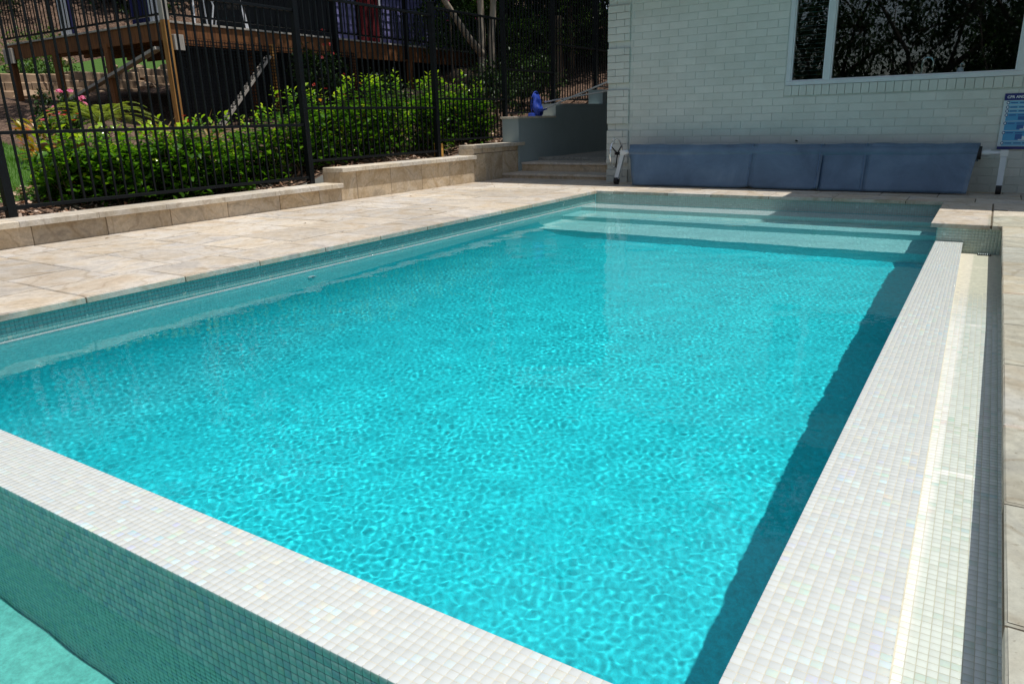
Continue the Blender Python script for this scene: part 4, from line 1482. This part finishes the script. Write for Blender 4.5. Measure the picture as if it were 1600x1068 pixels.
# cycad with arching fronds
def cycad(x, y, label, nf=15, L=1.0, mat='leaf_palm', tilt0=.5, rise=.25, name='cycad', cat='cycad'):
    z0 = float(gz(x, y))
    root = tag(empty(name, (x, y, z0)), label, cat)
    MB().tube([(0, 0, -.05), (0, 0, .12), (0, 0, rise)], [.13, .12, .07], 10).obj('trunk', M['bark'], root)
    tm = leaf_template(.16, .014, .1, .15, 2)
    for i in range(nf):
        az = i * 2.399 + .3; el = tilt0 + .5 * (i / nf)
        pos = []; dr = []; sc = []
        pts = []
        for t in np.linspace(0, 1, 13):
            r_ = L * t
            hz_ = r_ * math.cos(el) ; vt = r_ * math.sin(el) - .62 * L * t * t
            pts.append((hz_ * math.cos(az), hz_ * math.sin(az), rise + vt))
        P_ = np.array(pts)
        for j in range(46):
            t = .12 + .86 * j / 46
            fi = t * 12; a = int(fi); u = fi - a
            p = P_[a] * (1 - u) + P_[min(a + 1, 12)] * u
            tg = P_[min(a + 1, 12)] - P_[a]; tg /= np.linalg.norm(tg)
            sd = np.cross(tg, [0, 0, 1]); sd /= np.linalg.norm(sd)
            for sg_ in (-1, 1):
                pos.append(p); dr.append(sd * sg_ + tg * .45 + np.array([0, 0, .18])); sc.append((math.sin(math.pi * min(1, t * .9 + .1)) ** .5) * L / 1.0 * .9)
        n = len(pos)
        fr_ = mobj('frond', leaves_mesh('frond', tm, np.array(pos), np.array(dr), np.array(sc), M[mat], np.clip(rng.normal(.5, .2, n), 0, 1)), root)
        MB().tube(pts, [.008] * 6 + [.005] * 7, 4, False).obj('rib', M[mat], fr_)
    return root


cycad(-9.35, 5.2, 'low cycad with arching yellow green fronds under the deck edge', 18, .95, rise=.42)


def strap_clump(x, y, label, mat, n=26, L=.6, name='strap_plant'):
    z0 = float(gz(x, y))
    root = tag(empty(name, (x, y, z0)), label, 'plant')
    tm = leaf_template(L, .045, .3, .35, 5)
    for i in range(n):
        az = i * 2.399; el = rng.uniform(.5, 1.35)
        m_ = leaves_mesh('leaf', tm, np.zeros((1, 3)), np.array([[math.cos(az) * math.cos(el), math.sin(az) * math.cos(el), math.sin(el)]]), np.array([rng.uniform(.6, 1.1)]), M[mat], np.array([rng.random()]))
        mobj('leaf', m_, root, (.03 * math.cos(az), .03 * math.sin(az), 0))


strap_clump(-9.4, 6.05, 'bronze strap leaved clump below the deck corner post', 'leaf_strap')
strap_clump(-9.3, 6.75, 'bronze strap leaved clump just right of the deck corner post', 'leaf_strap', 22, .5)

# lawn blades and mulch chips
def scatter_grass():
    n = 26000
    x = rng.uniform(-13.4, -7.35, n); y = rng.uniform(1.8, 4.9, n)
    pos = np.stack([x, y, gz(x, y) - .005], 1)
    a = rng.uniform(0, 6.28, n)
    dr = np.stack([np.cos(a) * .4, np.sin(a) * .4, np.ones(n)], 1)
    tv = np.array([(-.004, 0, 0), (.004, 0, 0), (.001, .06, .012)]); tf = np.array([(0, 1, 2)])
    me = leaves_mesh('lawn_grass', (tv, tf), pos, dr, rng.uniform(.5, 1.2, n), M['grassblade'])
    tag(mobj('lawn_grass', me), 'short bright green lawn beyond the hedge', 'grass', kind='stuff')
    n = 9000
    x = rng.uniform(-8.0, -6.68, n); y = rng.uniform(1.5, 11, n)
    pos = np.stack([x, y, gz(x, y) + rng.uniform(0, .012, n)], 1)
    dr = rng.normal(0, 1, (n, 3)); dr[:, 2] *= .25
    tv = np.array([(-.012, 0, 0), (.012, 0, 0), (.009, .045, .003), (-.009, .045, 0)]); tf = np.array([(0, 1, 2, 3)])
    k2 = mat_leaf('bark chip', [(0, (.18, .09, .05)), (.5, (.42, .26, .17)), (1, (.62, .48, .38))], .9, 0.0, .2)
    tag(mobj('bark_chips', leaves_mesh('bark_chips', (tv, tf), pos, dr, rng.uniform(.5, 1.4, n), k2, smooth=False)), 'pinkish bark chips spread under the hedge', 'mulch', kind='stuff')


scatter_grass()

# fallen stones and a sandstone terrace beyond the deck
stone_m = simple('garden sandstone', (.36, .25, .16), .9, var=.4, scale=4, bump=.6)
tr_ = tag(empty('terrace_wall', (-17.4, 8, 0)), 'low sandstone block terrace wall seen under the deck', 'terrace wall')
for row in range(3):
    y = 1.5 + .3 * (row % 2)
    while y < 17:
        L = random.uniform(.45, .9)
        z = float(gz(-17.4, y)) + row * .17
        MB().box((-.2 + row * .04 * -1, y - 8 + .008, z - .05), (.2 - row * .04, y - 8 + L - .008, z + .16), .02).obj('stone_block', stone_m, tr_)
        y += L
for i in range(46):
    x = random.uniform(-20, -15.2); y = random.uniform(3.5, 12)
    if i > 34: x, y = random.uniform(-10.6, -9.6), random.uniform(12.4, 14.2)
    s_ = random.uniform(.08, .24)
    mb = MB()
    vs = []
    for lat in (-.6, .2, .85):
        for j in range(6):
            t = j * 1.047 + random.uniform(-.2, .2); c_ = math.cos(lat) * random.uniform(.8, 1.15)
            vs.append((s_ * c_ * math.cos(t) * 1.3, s_ * c_ * math.sin(t), s_ * math.sin(lat) * .8))
    vs.append((0, 0, s_ * .75))
    fs = [(a * 6 + j, a * 6 + (j + 1) % 6, a * 6 + 6 + (j + 1) % 6, a * 6 + 6 + j) for a in range(2) for j in range(6)] + [(12 + j, 12 + (j + 1) % 6, 18) for j in range(6)]
    mb.add(vs, fs)
    o = mb.obj('garden_rock', stone_m, None, (x, y, float(gz(x, y)) + s_ * .15), (0, 0, random.uniform(0, 6)))
    tag(o, 'rough sandstone rock lying on the lit slope beyond the deck' if i <= 34 else 'rough sandstone rock lying in the shade beside the forked pale tree', 'rock', 'sandstone rocks on the slope')

# ------------------------------------------------------------------ timber deck
DX, DY, DZ = -10.8, 7.25, 2.56
deck = tag(empty('timber_deck', (DX, DY, 0)), 'raised timber deck on orange brown posts with black railing', 'deck')


def dk(a): return (a[0] - DX, a[1] - DY, a[2])


def dbox(name, a, b, mat, bev=0): return MB().box(dk(a), dk(b), bev).obj(name, M[mat], deck)


def gpost(x, y, w, mat, z1=DZ - .22, name='deck_post'):
    return dbox(name, (x - w / 2, y - w / 2, float(gz(x, y)) - .2), (x + w / 2, y + w / 2, z1), mat, .004)


n_b = 0
x = -15.7
while x < DX + .02:
    dbox('deck_board', (x, DY - .03, DZ - .028), (min(x + .088, DX + .03), 16.2, DZ), 'timber_grey', .002)
    x += .093
dbox('bearer', (DX - .045, DY, DZ - .22), (DX, 16.2, DZ - .03), 'timber')
dbox('bearer', (-15.7, DY, DZ - .27), (DX - .05, DY + .045, DZ - .03), 'timber')
dbox('ledger', (DX - .06, DY + .05, DZ - .33), (DX - .0, 16.2, DZ - .225), 'timber')
for yy in np.arange(DY + .5, 14.3, .45):
    dbox('joist', (-15.7, yy, DZ - .17), (DX - .05, yy + .045, DZ - .03), 'timber')
# posts: corner post runs up past the railing, weathered above the deck
gpost(DX + .03, DY - .0, .095, 'timber_sunlit', DZ - .0)
dbox('railing_post', (DX - .018, DY - .048, DZ + .001), (DX + .078, DY + .048, DZ + 1.3), 'timber_grey', .004)
for (x, y) in ((-12.45, DY + .03), (-14.08, DY + .03), (-15.65, DY + .03)):
    gpost(x, y, .10, 'timber')
for (x, y) in ((DX + .02, 9.23), (DX - .3, 9.0), (DX + .0, 11.2), (DX + 0, 12.9), (-13.0, 10.2), (-14.8, 10.2), (-13.0, 12.5)):
    gpost(x, y, .09, 'timber_sunlit' if y == 9.23 else 'timber')
MB().bar(dk((-13.85, DY - .02, 1.50)), dk((-11.0, DY - .02, 2.18)), .045, .12, (0, 1, 0)).obj('brace', M['timber_grey'], deck)
MB().bar(dk((DX + .06, 7.72, .78)), dk((DX + .06, 9.10, 2.14)), .04, .13, (1, 0, 0)).obj('brace', M['timber_grey'], deck)
dbox('bracket', (DX + .05, DY + .06, DZ - .42), (DX + .12, DY + .22, DZ - .20), 'timber_grey', .004)
dbox('bracket', (-15.75, DY - .06, DZ - .34), (-15.45, DY - .01, DZ - .08), 'timber_grey', .004)
# railing
for (p, q) in (((DX + .02, DY + .05), (DX + .02, 16.1)), ((DX - .05, DY), (-15.7, DY))):
    for z in (DZ + .09, DZ + 1.0):
        MB().bar(dk((p[0], p[1], z)), dk((q[0], q[1], z)), .035, .03).obj('railing_rail', M['steel'], deck)
    L = math.hypot(q[0] - p[0], q[1] - p[1]); n = int(L / .11)
    pm2 = MB().box((-.007, -.007, 0), (.007, .007, .91)).mesh('railing_bar', M['steel'])
    for i in range(1, n):
        t = i / n
        mobj('railing_bar', pm2, deck, dk((p[0] + (q[0] - p[0]) * t, p[1] + (q[1] - p[1]) * t, DZ + .09)))
dbox('steel_column', (DX + .08, 10.62, float(gz(DX, 10.7)) - .1), (DX + .17, 10.71, 4.6), 'steel', .004)
dbox('steel_column', (DX + .08, 12.68, DZ - .3), (DX + .14, 12.74, 4.6), 'steel', .004)
# square netting that closes the underside
mb = MB()
nx0 = DX + .115
for yy in np.arange(DY + .07, 11.2, .052):
    mb.box((nx0 - .003, yy - .0065, .75), (nx0 + .0, yy + .0065, DZ - .25))
for zz in np.arange(.78, DZ - .25, .052):
    mb.box((nx0 + .0005, DY + .07, zz - .0065), (nx0 + .0035, 11.2, zz + .0065))
nto = tag(mb.obj('underdeck_netting', M['steel']), 'black square netting closing the space under the deck', 'netting')
# dark boards closing the back of the space under the deck on the right
und = tag(empty('underdeck_screen', (DX - .6, 9, 0)), 'dark board screen under the right side of the deck', 'screen')
yy = DY + .5
while yy < 16.2:
    MB().box((-.02, yy - 9, .7), (.0, yy - 9 + .19, DZ - .25)).obj('board', M['rubber'], und)
    yy += .2
# dining chairs, a covered table and slatted shutters on the deck
def outdoor_chair(x, y, rz, label):
    c_ = tag(empty('outdoor_chair', (x, y, DZ), rz), label, 'chair', 'white framed chairs on the deck')
    for sx in (-.26, .26):
        MB().tube([(sx, -.28, 0), (sx, -.24, .32), (sx, -.22, .62), (sx, .0, .66), (sx, .26, .64)], .014, 8).obj('arm_frame', M['white'], c_)
        MB().tube([(sx, .30, 0), (sx, .22, .40), (sx, .30, .70), (sx, .40, 1.02)], .014, 8).obj('back_frame', M['white'], c_)
    for i in range(8):
        MB().box((-.25, -.26 + i * .06, .41), (.25, -.215 + i * .06, .425)).obj('seat_slat', M['dark'], c_)
    for i in range(7):
        z = .47 + i * .075; yv = .235 + .17 * (z - .42) / .6
        MB().box((-.25, yv, z), (.25, yv + .012, z + .05)).obj('back_slat', M['dark'], c_)


outdoor_chair(-11.35, 8.0, .6, 'white framed chair on the deck just behind the corner post')
outdoor_chair(-11.5, 9.0, 2.4, 'second white framed chair further right along the deck')
for i, (x, w, lb) in enumerate(((-14.9, .42, 'white slatted shutter at the far left end of the deck'), (-12.05, .40, 'white slatted shutter just left of the deck corner post'))):
    sh = tag(empty('slatted_shutter', (x, 8.0, DZ)), lb, 'shutter', 'slatted shutters standing on the deck')
    MB().box((-w / 2, -.02, .02), (-w / 2 + .04, .02, 2.0)).obj('stile', M['alu_paint'], sh)
    MB().box((w / 2 - .04, -.02, .02), (w / 2, .02, 2.0)).obj('stile', M['navy'], sh)
    for j in range(4):
        a = -w / 2 + .05 + j * .085
        MB().box((a, -.01, .02), (a + .055, .01, 2.0)).obj('slat', M['white'], sh)
nv = tag(empty('navy_cover', (-13.2, 8.5, DZ)), 'navy blue cloth cover hanging over furniture on the deck', 'cloth cover')
mb = MB()
V = []
nn = 26
for i in range(nn + 1):
    for j in range(7):
        u = i / nn; V.append((-.42 + .84 * u, .05 * math.sin(u * 19) + .02 * math.sin(u * 41 + j), .05 + 1.7 * j / 6))
mb.add(V, [(i * 7 + j, (i + 1) * 7 + j, (i + 1) * 7 + j + 1, i * 7 + j + 1) for i in range(nn) for j in range(6)], .5, True)
o = mb.obj('cloth', M['navy'], nv); sm_ = o.modifiers.new('solid', 'SOLIDIFY'); sm_.thickness = .01

# lilac weatherboard house at the back of the deck
lil = simple('lilac weatherboard paint', (.20, .19, .42), .7, var=.08, scale=3)
lh = tag(empty('weatherboard_house', (-12.0, 12.1, DZ)), 'lilac weatherboard house with maroon curtained doorway at the deck', 'house')
for z in np.arange(.0, 2.9, .16):
    for (a, b) in ((-0.15, .55), (1.35, 3.9)):
        MB().add([(0, a, z), (0, b, z), (-.022, b, z + .17), (-.022, a, z + .17), (-.06, a, z), (-.06, b, z), (-.06, b, z + .17), (-.06, a, z + .17)],
                 [(0, 1, 2, 3), (5, 4, 7, 6), (0, 3, 7, 4), (1, 5, 6, 2), (0, 4, 5, 1)], .5).obj('weatherboard', lil, lh)
MB().box((-4.5, .0, 0), (-.065, 3.9, 2.9)).obj('house_body', M['dark'], lh)
MB().box((-4.7, -.35, 2.9), (.5, 4.3, 3.05)).obj('roof', M['rooftile'], lh)
cur = []
mb = MB(); V = []
for i in range(41):
    for j in range(5):
        u = i / 40; V.append((.02 + .03 * math.sin(u * 38), .58 + .72 * u, .02 + 2.1 * j / 4))
mb.add(V, [(i * 5 + j, (i + 1) * 5 + j, (i + 1) * 5 + j + 1, i * 5 + j + 1) for i in range(40) for j in range(4)], .5, True)
mb.obj('curtain', M['maroon'], lh)
MB().box((.0, 1.25, 0), (.03, 1.33, 2.2)).obj('door_frame', M['white'], lh)


# ------------------------------------------------------------------ trees
LV = leaf_template(.17, .075, .25, .3, 2)


def crown_leaves(blobs, n, size, mat, droop=.2):
    pos = []; dr = []
    w = np.array([b[3] ** 2 for b in blobs]); w /= w.sum()
    ch = rng.choice(len(blobs), n, p=w)
    for c_ in range(len(blobs)):
        m_ = int((ch == c_).sum())
        if not m_: continue
        bx_, by_, bz_, br_ = blobs[c_]
        nclump = max(4, m_ // 26)
        d = rng.normal(0, 1, (nclump, 3)); d /= np.linalg.norm(d, axis=1, keepdims=True)
        cc = d * (br_ * rng.uniform(.45, 1.05, nclump) ** .6)[:, None]
        cc[:, 2] *= .75
        pick = rng.integers(0, nclump, m_)
        p = cc[pick] + rng.normal(0, br_ * .13, (m_, 3)) + np.array([bx_, by_, bz_])
        q = rng.normal(0, 1, (m_, 3)) + d[pick] * .6; q[:, 2] -= droop
        pos.append(p); dr.append(q)
    pos = np.concatenate(pos); dr = np.concatenate(dr)
    return pos, dr


def tree(name, x, y, label, h, blobs, n, mat='leaf_dark', size=1.0, trunks=None, zb_=None, group=None, cat='tree', tr0=.12, bark='bark'):
    z0 = float(gz(x, y)) if zb_ is None else zb_
    root = tag(empty(name, (x, y, z0)), label, cat, group)
    if trunks is None:
        trunks = [[(0, 0, -.3), (rng.normal(0, .1), rng.normal(0, .1), h * .35), (rng.normal(0, .2), rng.normal(0, .2), h * .7)]]
    t0 = MB()
    for tk in trunks:
        t0.tube(tk, list(np.linspace(tr0, tr0 * .45, len(tk))), 9)
    t0.obj('trunk', M[bark], root)
    lm = MB()
    top = trunks[0][-1]
    for b in blobs:
        base = Vector(top) * .75 + Vector((0, 0, 0)); e = Vector(b[:3])
        mid_ = (base + e) / 2 + Vector((rng.normal(0, .15), rng.normal(0, .15), rng.normal(0, .1)))
        lm.tube([base, mid_, e], [tr0 * .4, tr0 * .25, tr0 * .08], 6, False)
    lm.obj('limb', M[bark if bark == 'bark_dark' else 'bark'], root)
    pos, dr = crown_leaves(blobs, n, size, mat)
    rr = np.clip(rng.normal(.45, .25, n), 0, 1)
    tag(mobj('crown', leaves_mesh('crown', LV, pos, dr, rng.uniform(.7, 1.3, n) * size, M[mat], rr), root), kind='stuff')
    return root


def blobs(n, w, h0, h1, r0, r1):
    return [(rng.uniform(-w, w), rng.uniform(-w, w), rng.uniform(h0, h1), rng.uniform(r0, r1)) for _ in range(n)]


# pale multi stemmed tree right of the deck
tx, ty = -9.0, 13.05
tree('forked_tree', tx, ty, 'pale barked tree with two close stems and a forked limb', 5.5, [(-1.2, -1.3, 4.3, 1.3), (.1, .6, 4.8, 1.4), (.9, -1.4, 4.4, 1.2), (-.3, 2.3, 4.2, 1.4), (-.4, -3, 4.6, 1.3)], 9000, 'leaf_mid', .85,
     trunks=[[(0, 0, -.3), (.0, .02, 1.4), (-.06, .0, 3.0), (-.15, .0, 4.6)], [(.16, .1, -.3), (.18, .12, 1.2), (.24, .2, 2.8), (.5, .3, 4.4)], [(.0, .0, .85), (-.02, -.45, 1.15), (-.1, -1.05, 1.75), (-.25, -1.6, 2.7)]], tr0=.085, bark='bark_pale')
# under-storey shrubs, palms and red flowering shrubs
def shrub(x, y, label, r_, h, n, mat='leaf_mid', size=.6, name='garden_shrub', group=None, flowers=0, fm=None):
    z0 = float(gz(x, y))
    root = tag(empty(name, (x, y, z0)), label, 'shrub', group)
    bl_ = [(rng.uniform(-.4, .4) * r_, rng.uniform(-.4, .4) * r_, h * rng.uniform(.3, .75), r_ * rng.uniform(.55, .8)) for _ in range(5)]
    pos, dr = crown_leaves(bl_, n, size, mat)
    pos[:, 2] = np.clip(pos[:, 2], .02, None)
    MB().tube([(0, 0, -.1), (0, 0, h * .5)], [.03, .015], 6).obj('stem', M['bark'], root)
    tag(mobj('foliage', leaves_mesh('foliage', LV, pos, dr, rng.uniform(.6, 1.2, n) * size, M[mat]), root), kind='stuff')
    for i in range(flowers):
        a = rng.uniform(-1.2, .6); d = r_ * rng.uniform(.6, .95)
        an = np.linspace(0, 6.28, 6, endpoint=False)
        m_ = leaves_mesh('flower', leaf_template(.045, .04), np.zeros((6, 3)), np.stack([np.cos(an), np.sin(an), np.full(6, .35)], 1), np.ones(6), fm)
        mobj('flower', m_, root, (d * math.cos(a), d * math.sin(a), h * rng.uniform(.3, 1.0)), (rng.uniform(.3, 1), 0, a + 1.57))
    return root


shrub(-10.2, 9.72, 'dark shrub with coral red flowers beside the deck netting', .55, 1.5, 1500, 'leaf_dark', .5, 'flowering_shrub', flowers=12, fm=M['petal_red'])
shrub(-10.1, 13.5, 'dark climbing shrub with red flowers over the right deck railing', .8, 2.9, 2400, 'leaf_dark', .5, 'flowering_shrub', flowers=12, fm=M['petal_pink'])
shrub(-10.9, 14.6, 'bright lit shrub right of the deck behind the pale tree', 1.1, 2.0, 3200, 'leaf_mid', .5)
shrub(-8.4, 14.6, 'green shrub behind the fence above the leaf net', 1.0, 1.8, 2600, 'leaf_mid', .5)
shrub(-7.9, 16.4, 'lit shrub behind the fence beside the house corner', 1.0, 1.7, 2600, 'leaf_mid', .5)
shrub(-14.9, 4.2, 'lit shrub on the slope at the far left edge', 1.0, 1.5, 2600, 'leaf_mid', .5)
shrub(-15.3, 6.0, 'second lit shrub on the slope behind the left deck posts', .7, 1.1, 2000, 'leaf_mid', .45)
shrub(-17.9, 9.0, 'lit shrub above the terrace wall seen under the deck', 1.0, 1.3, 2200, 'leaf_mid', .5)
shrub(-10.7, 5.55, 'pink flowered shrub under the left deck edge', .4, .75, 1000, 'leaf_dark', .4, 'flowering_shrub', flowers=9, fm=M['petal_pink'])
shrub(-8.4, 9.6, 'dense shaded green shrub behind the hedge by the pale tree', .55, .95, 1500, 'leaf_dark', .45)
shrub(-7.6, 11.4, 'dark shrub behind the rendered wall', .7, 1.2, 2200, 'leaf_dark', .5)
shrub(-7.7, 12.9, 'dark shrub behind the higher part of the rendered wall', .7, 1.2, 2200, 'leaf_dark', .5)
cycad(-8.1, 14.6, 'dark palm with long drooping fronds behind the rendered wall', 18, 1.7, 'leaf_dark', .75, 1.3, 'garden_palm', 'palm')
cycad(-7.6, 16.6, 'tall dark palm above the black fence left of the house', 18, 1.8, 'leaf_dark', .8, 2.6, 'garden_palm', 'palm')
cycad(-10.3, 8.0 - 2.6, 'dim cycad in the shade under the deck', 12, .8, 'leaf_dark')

G_ = 'dense trees closing the view behind the garden'
bgt = []
for i, (x, y) in enumerate([(-23, -2), (-24, 2.5), (-23.5, 6.5), (-24.5, 10), (-22.5, 13.5), (-22, 17.5), (-16.5, 18.5), (-13.5, 17.8), (-10.8, 19), (-7.8, 18.6), (-5.0, 19.5), (-2, 20.5), (-16, 22.5), (-11, 24), (-6, 25), (-24, 14), (-13.8, 15.6)]):
    tree('dense_tree', x, y, 'tall dense evergreen tree in the dark belt behind the garden', 7, blobs(9, 1.9, .8, 7.5, 1.3, 2.0), 6500, 'leaf_dark', 1.35, group=G_)
for (x, y) in [(-8.2, 15.4), (-9.6, 17.0), (-6.9, 16.9), (-12.4, 17.0)]:
    tree('slender_tree', x, y, 'slender tree with thin trunk behind the side fence', 6.5, blobs(6, .9, 2.4, 6.5, .8, 1.3), 3600, 'leaf_dark', .9, group='slender trees behind the side fence', tr0=.07)
# overhanging canopy above the deck and trees behind the viewer that the windows reflect
tree('shade_canopy', -14.3, 5.2, 'spreading tree whose canopy shades the deck', 8, [(2.2, 1.6, 7.2, 1.3), (2.8, 3.4, 7.3, 1.4), (2.6, 5.2, 7.4, 1.6), (.6, 5.0, 7.6, 1.6)], 8500, 'leaf_dark', 1.1, group=None)
for i, (x, y, hh_) in enumerate([(-3.4, -9.0, 8), (-.4, -10.5, 9), (2.8, -9.5, 8), (5.5, -12, 9), (-7, -11, 8), (1.2, -14, 10), (8.5, -9, 8)]):
    tr = [[(0, 0, -.3), (.15, 0, 1.6), (.6, .1, 3.2), (.9, .2, 4.6), (1.6, .2, 6.2)], [(.12, 0, 1.5), (-.4, .2, 2.7), (-.6, .2, 3.6), (-1.6, .3, 5.2)], [(.5, 0, 3.0), (1.3, -.2, 3.7), (2.6, -.1, 4.6)]]
    tree('gum_tree', x, y, 'open branching tree behind the viewer mirrored in the window', hh_, blobs(9, 2.9, 1.4, hh_ - .5, 1.0, 1.9), 8500, 'leaf_dark', .9, trunks=tr, zb_=-.9, group='trees mirrored in the window glass', tr0=.10, bark='bark_dark')

# unseen canopy added to darken the deck side and a thick understorey on the slope
tree('shade_canopy', -12.6, 15.0, 'added unseen tree whose canopy darkens the slope right of the deck', 9, [(-1.5, -4.2, 7.2, 2.0), (1.6, -4.0, 7.0, 1.7), (1.2, -1.2, 7.4, 2.0), (-1.6, -.6, 7.6, 2.0), (3.0, .8, 7.2, 1.8), (.5, 2.0, 7.6, 2.0), (4.6, 2.6, 7.0, 1.7), (5.0, -.6, 6.6, 1.3)], 15000, 'leaf_dark', 1.15)
for i in range(44):
    x = rng.uniform(-19.5, -8.2); y = rng.uniform(14.8, 20)
    if i > 26: x = rng.uniform(-23.5, -20.6); y = rng.uniform(1, 14)
    shrub(x, y, 'low dark green shrub in the thick planting on the shaded slope', rng.uniform(.6, 1.1), rng.uniform(.8, 2.0), 1000, 'leaf_dark' if i % 3 else 'leaf_mid', .6, group='low shrubs on the shaded slope')

# the far side of the garden behind the viewer, a dark belt the window mirrors
for i in range(11):
    x = -16 + i * 3.2 + rng.uniform(-.5, .5)
    tree('belt_tree', x, -19 - rng.uniform(0, 2), 'bushy evergreen in the belt behind the viewer mirrored in the window', 5, blobs(12, 1.8, .5, 7.4, 1.3, 2.0), 6500, 'leaf_dark', 1.5, zb_=-.9, group='evergreens mirrored low in the window glass')

# a few dry leaves blown onto the paving
for i, (x, y) in enumerate([(-5.9, 6.9), (-5.2, 4.6), (-6.1, 3.3), (-4.8, 5.9), (-5.6, 8.3), (-6.15, 7.7), (.22, 2.9)]):
    m_ = leaves_mesh('fallen_leaf', leaf_template(.045, .018, .4, .3, 3), np.zeros((1, 3)), np.array([[math.cos(i * 2.1), math.sin(i * 2.1), .05]]), np.ones(1), M['leaf_strap'], np.array([.3]))
    tag(mobj('fallen_leaf', m_, None, (x, y, HC + .006)), 'small dry brown leaf lying on the pale paving', 'leaf', 'dry leaves on the paving')
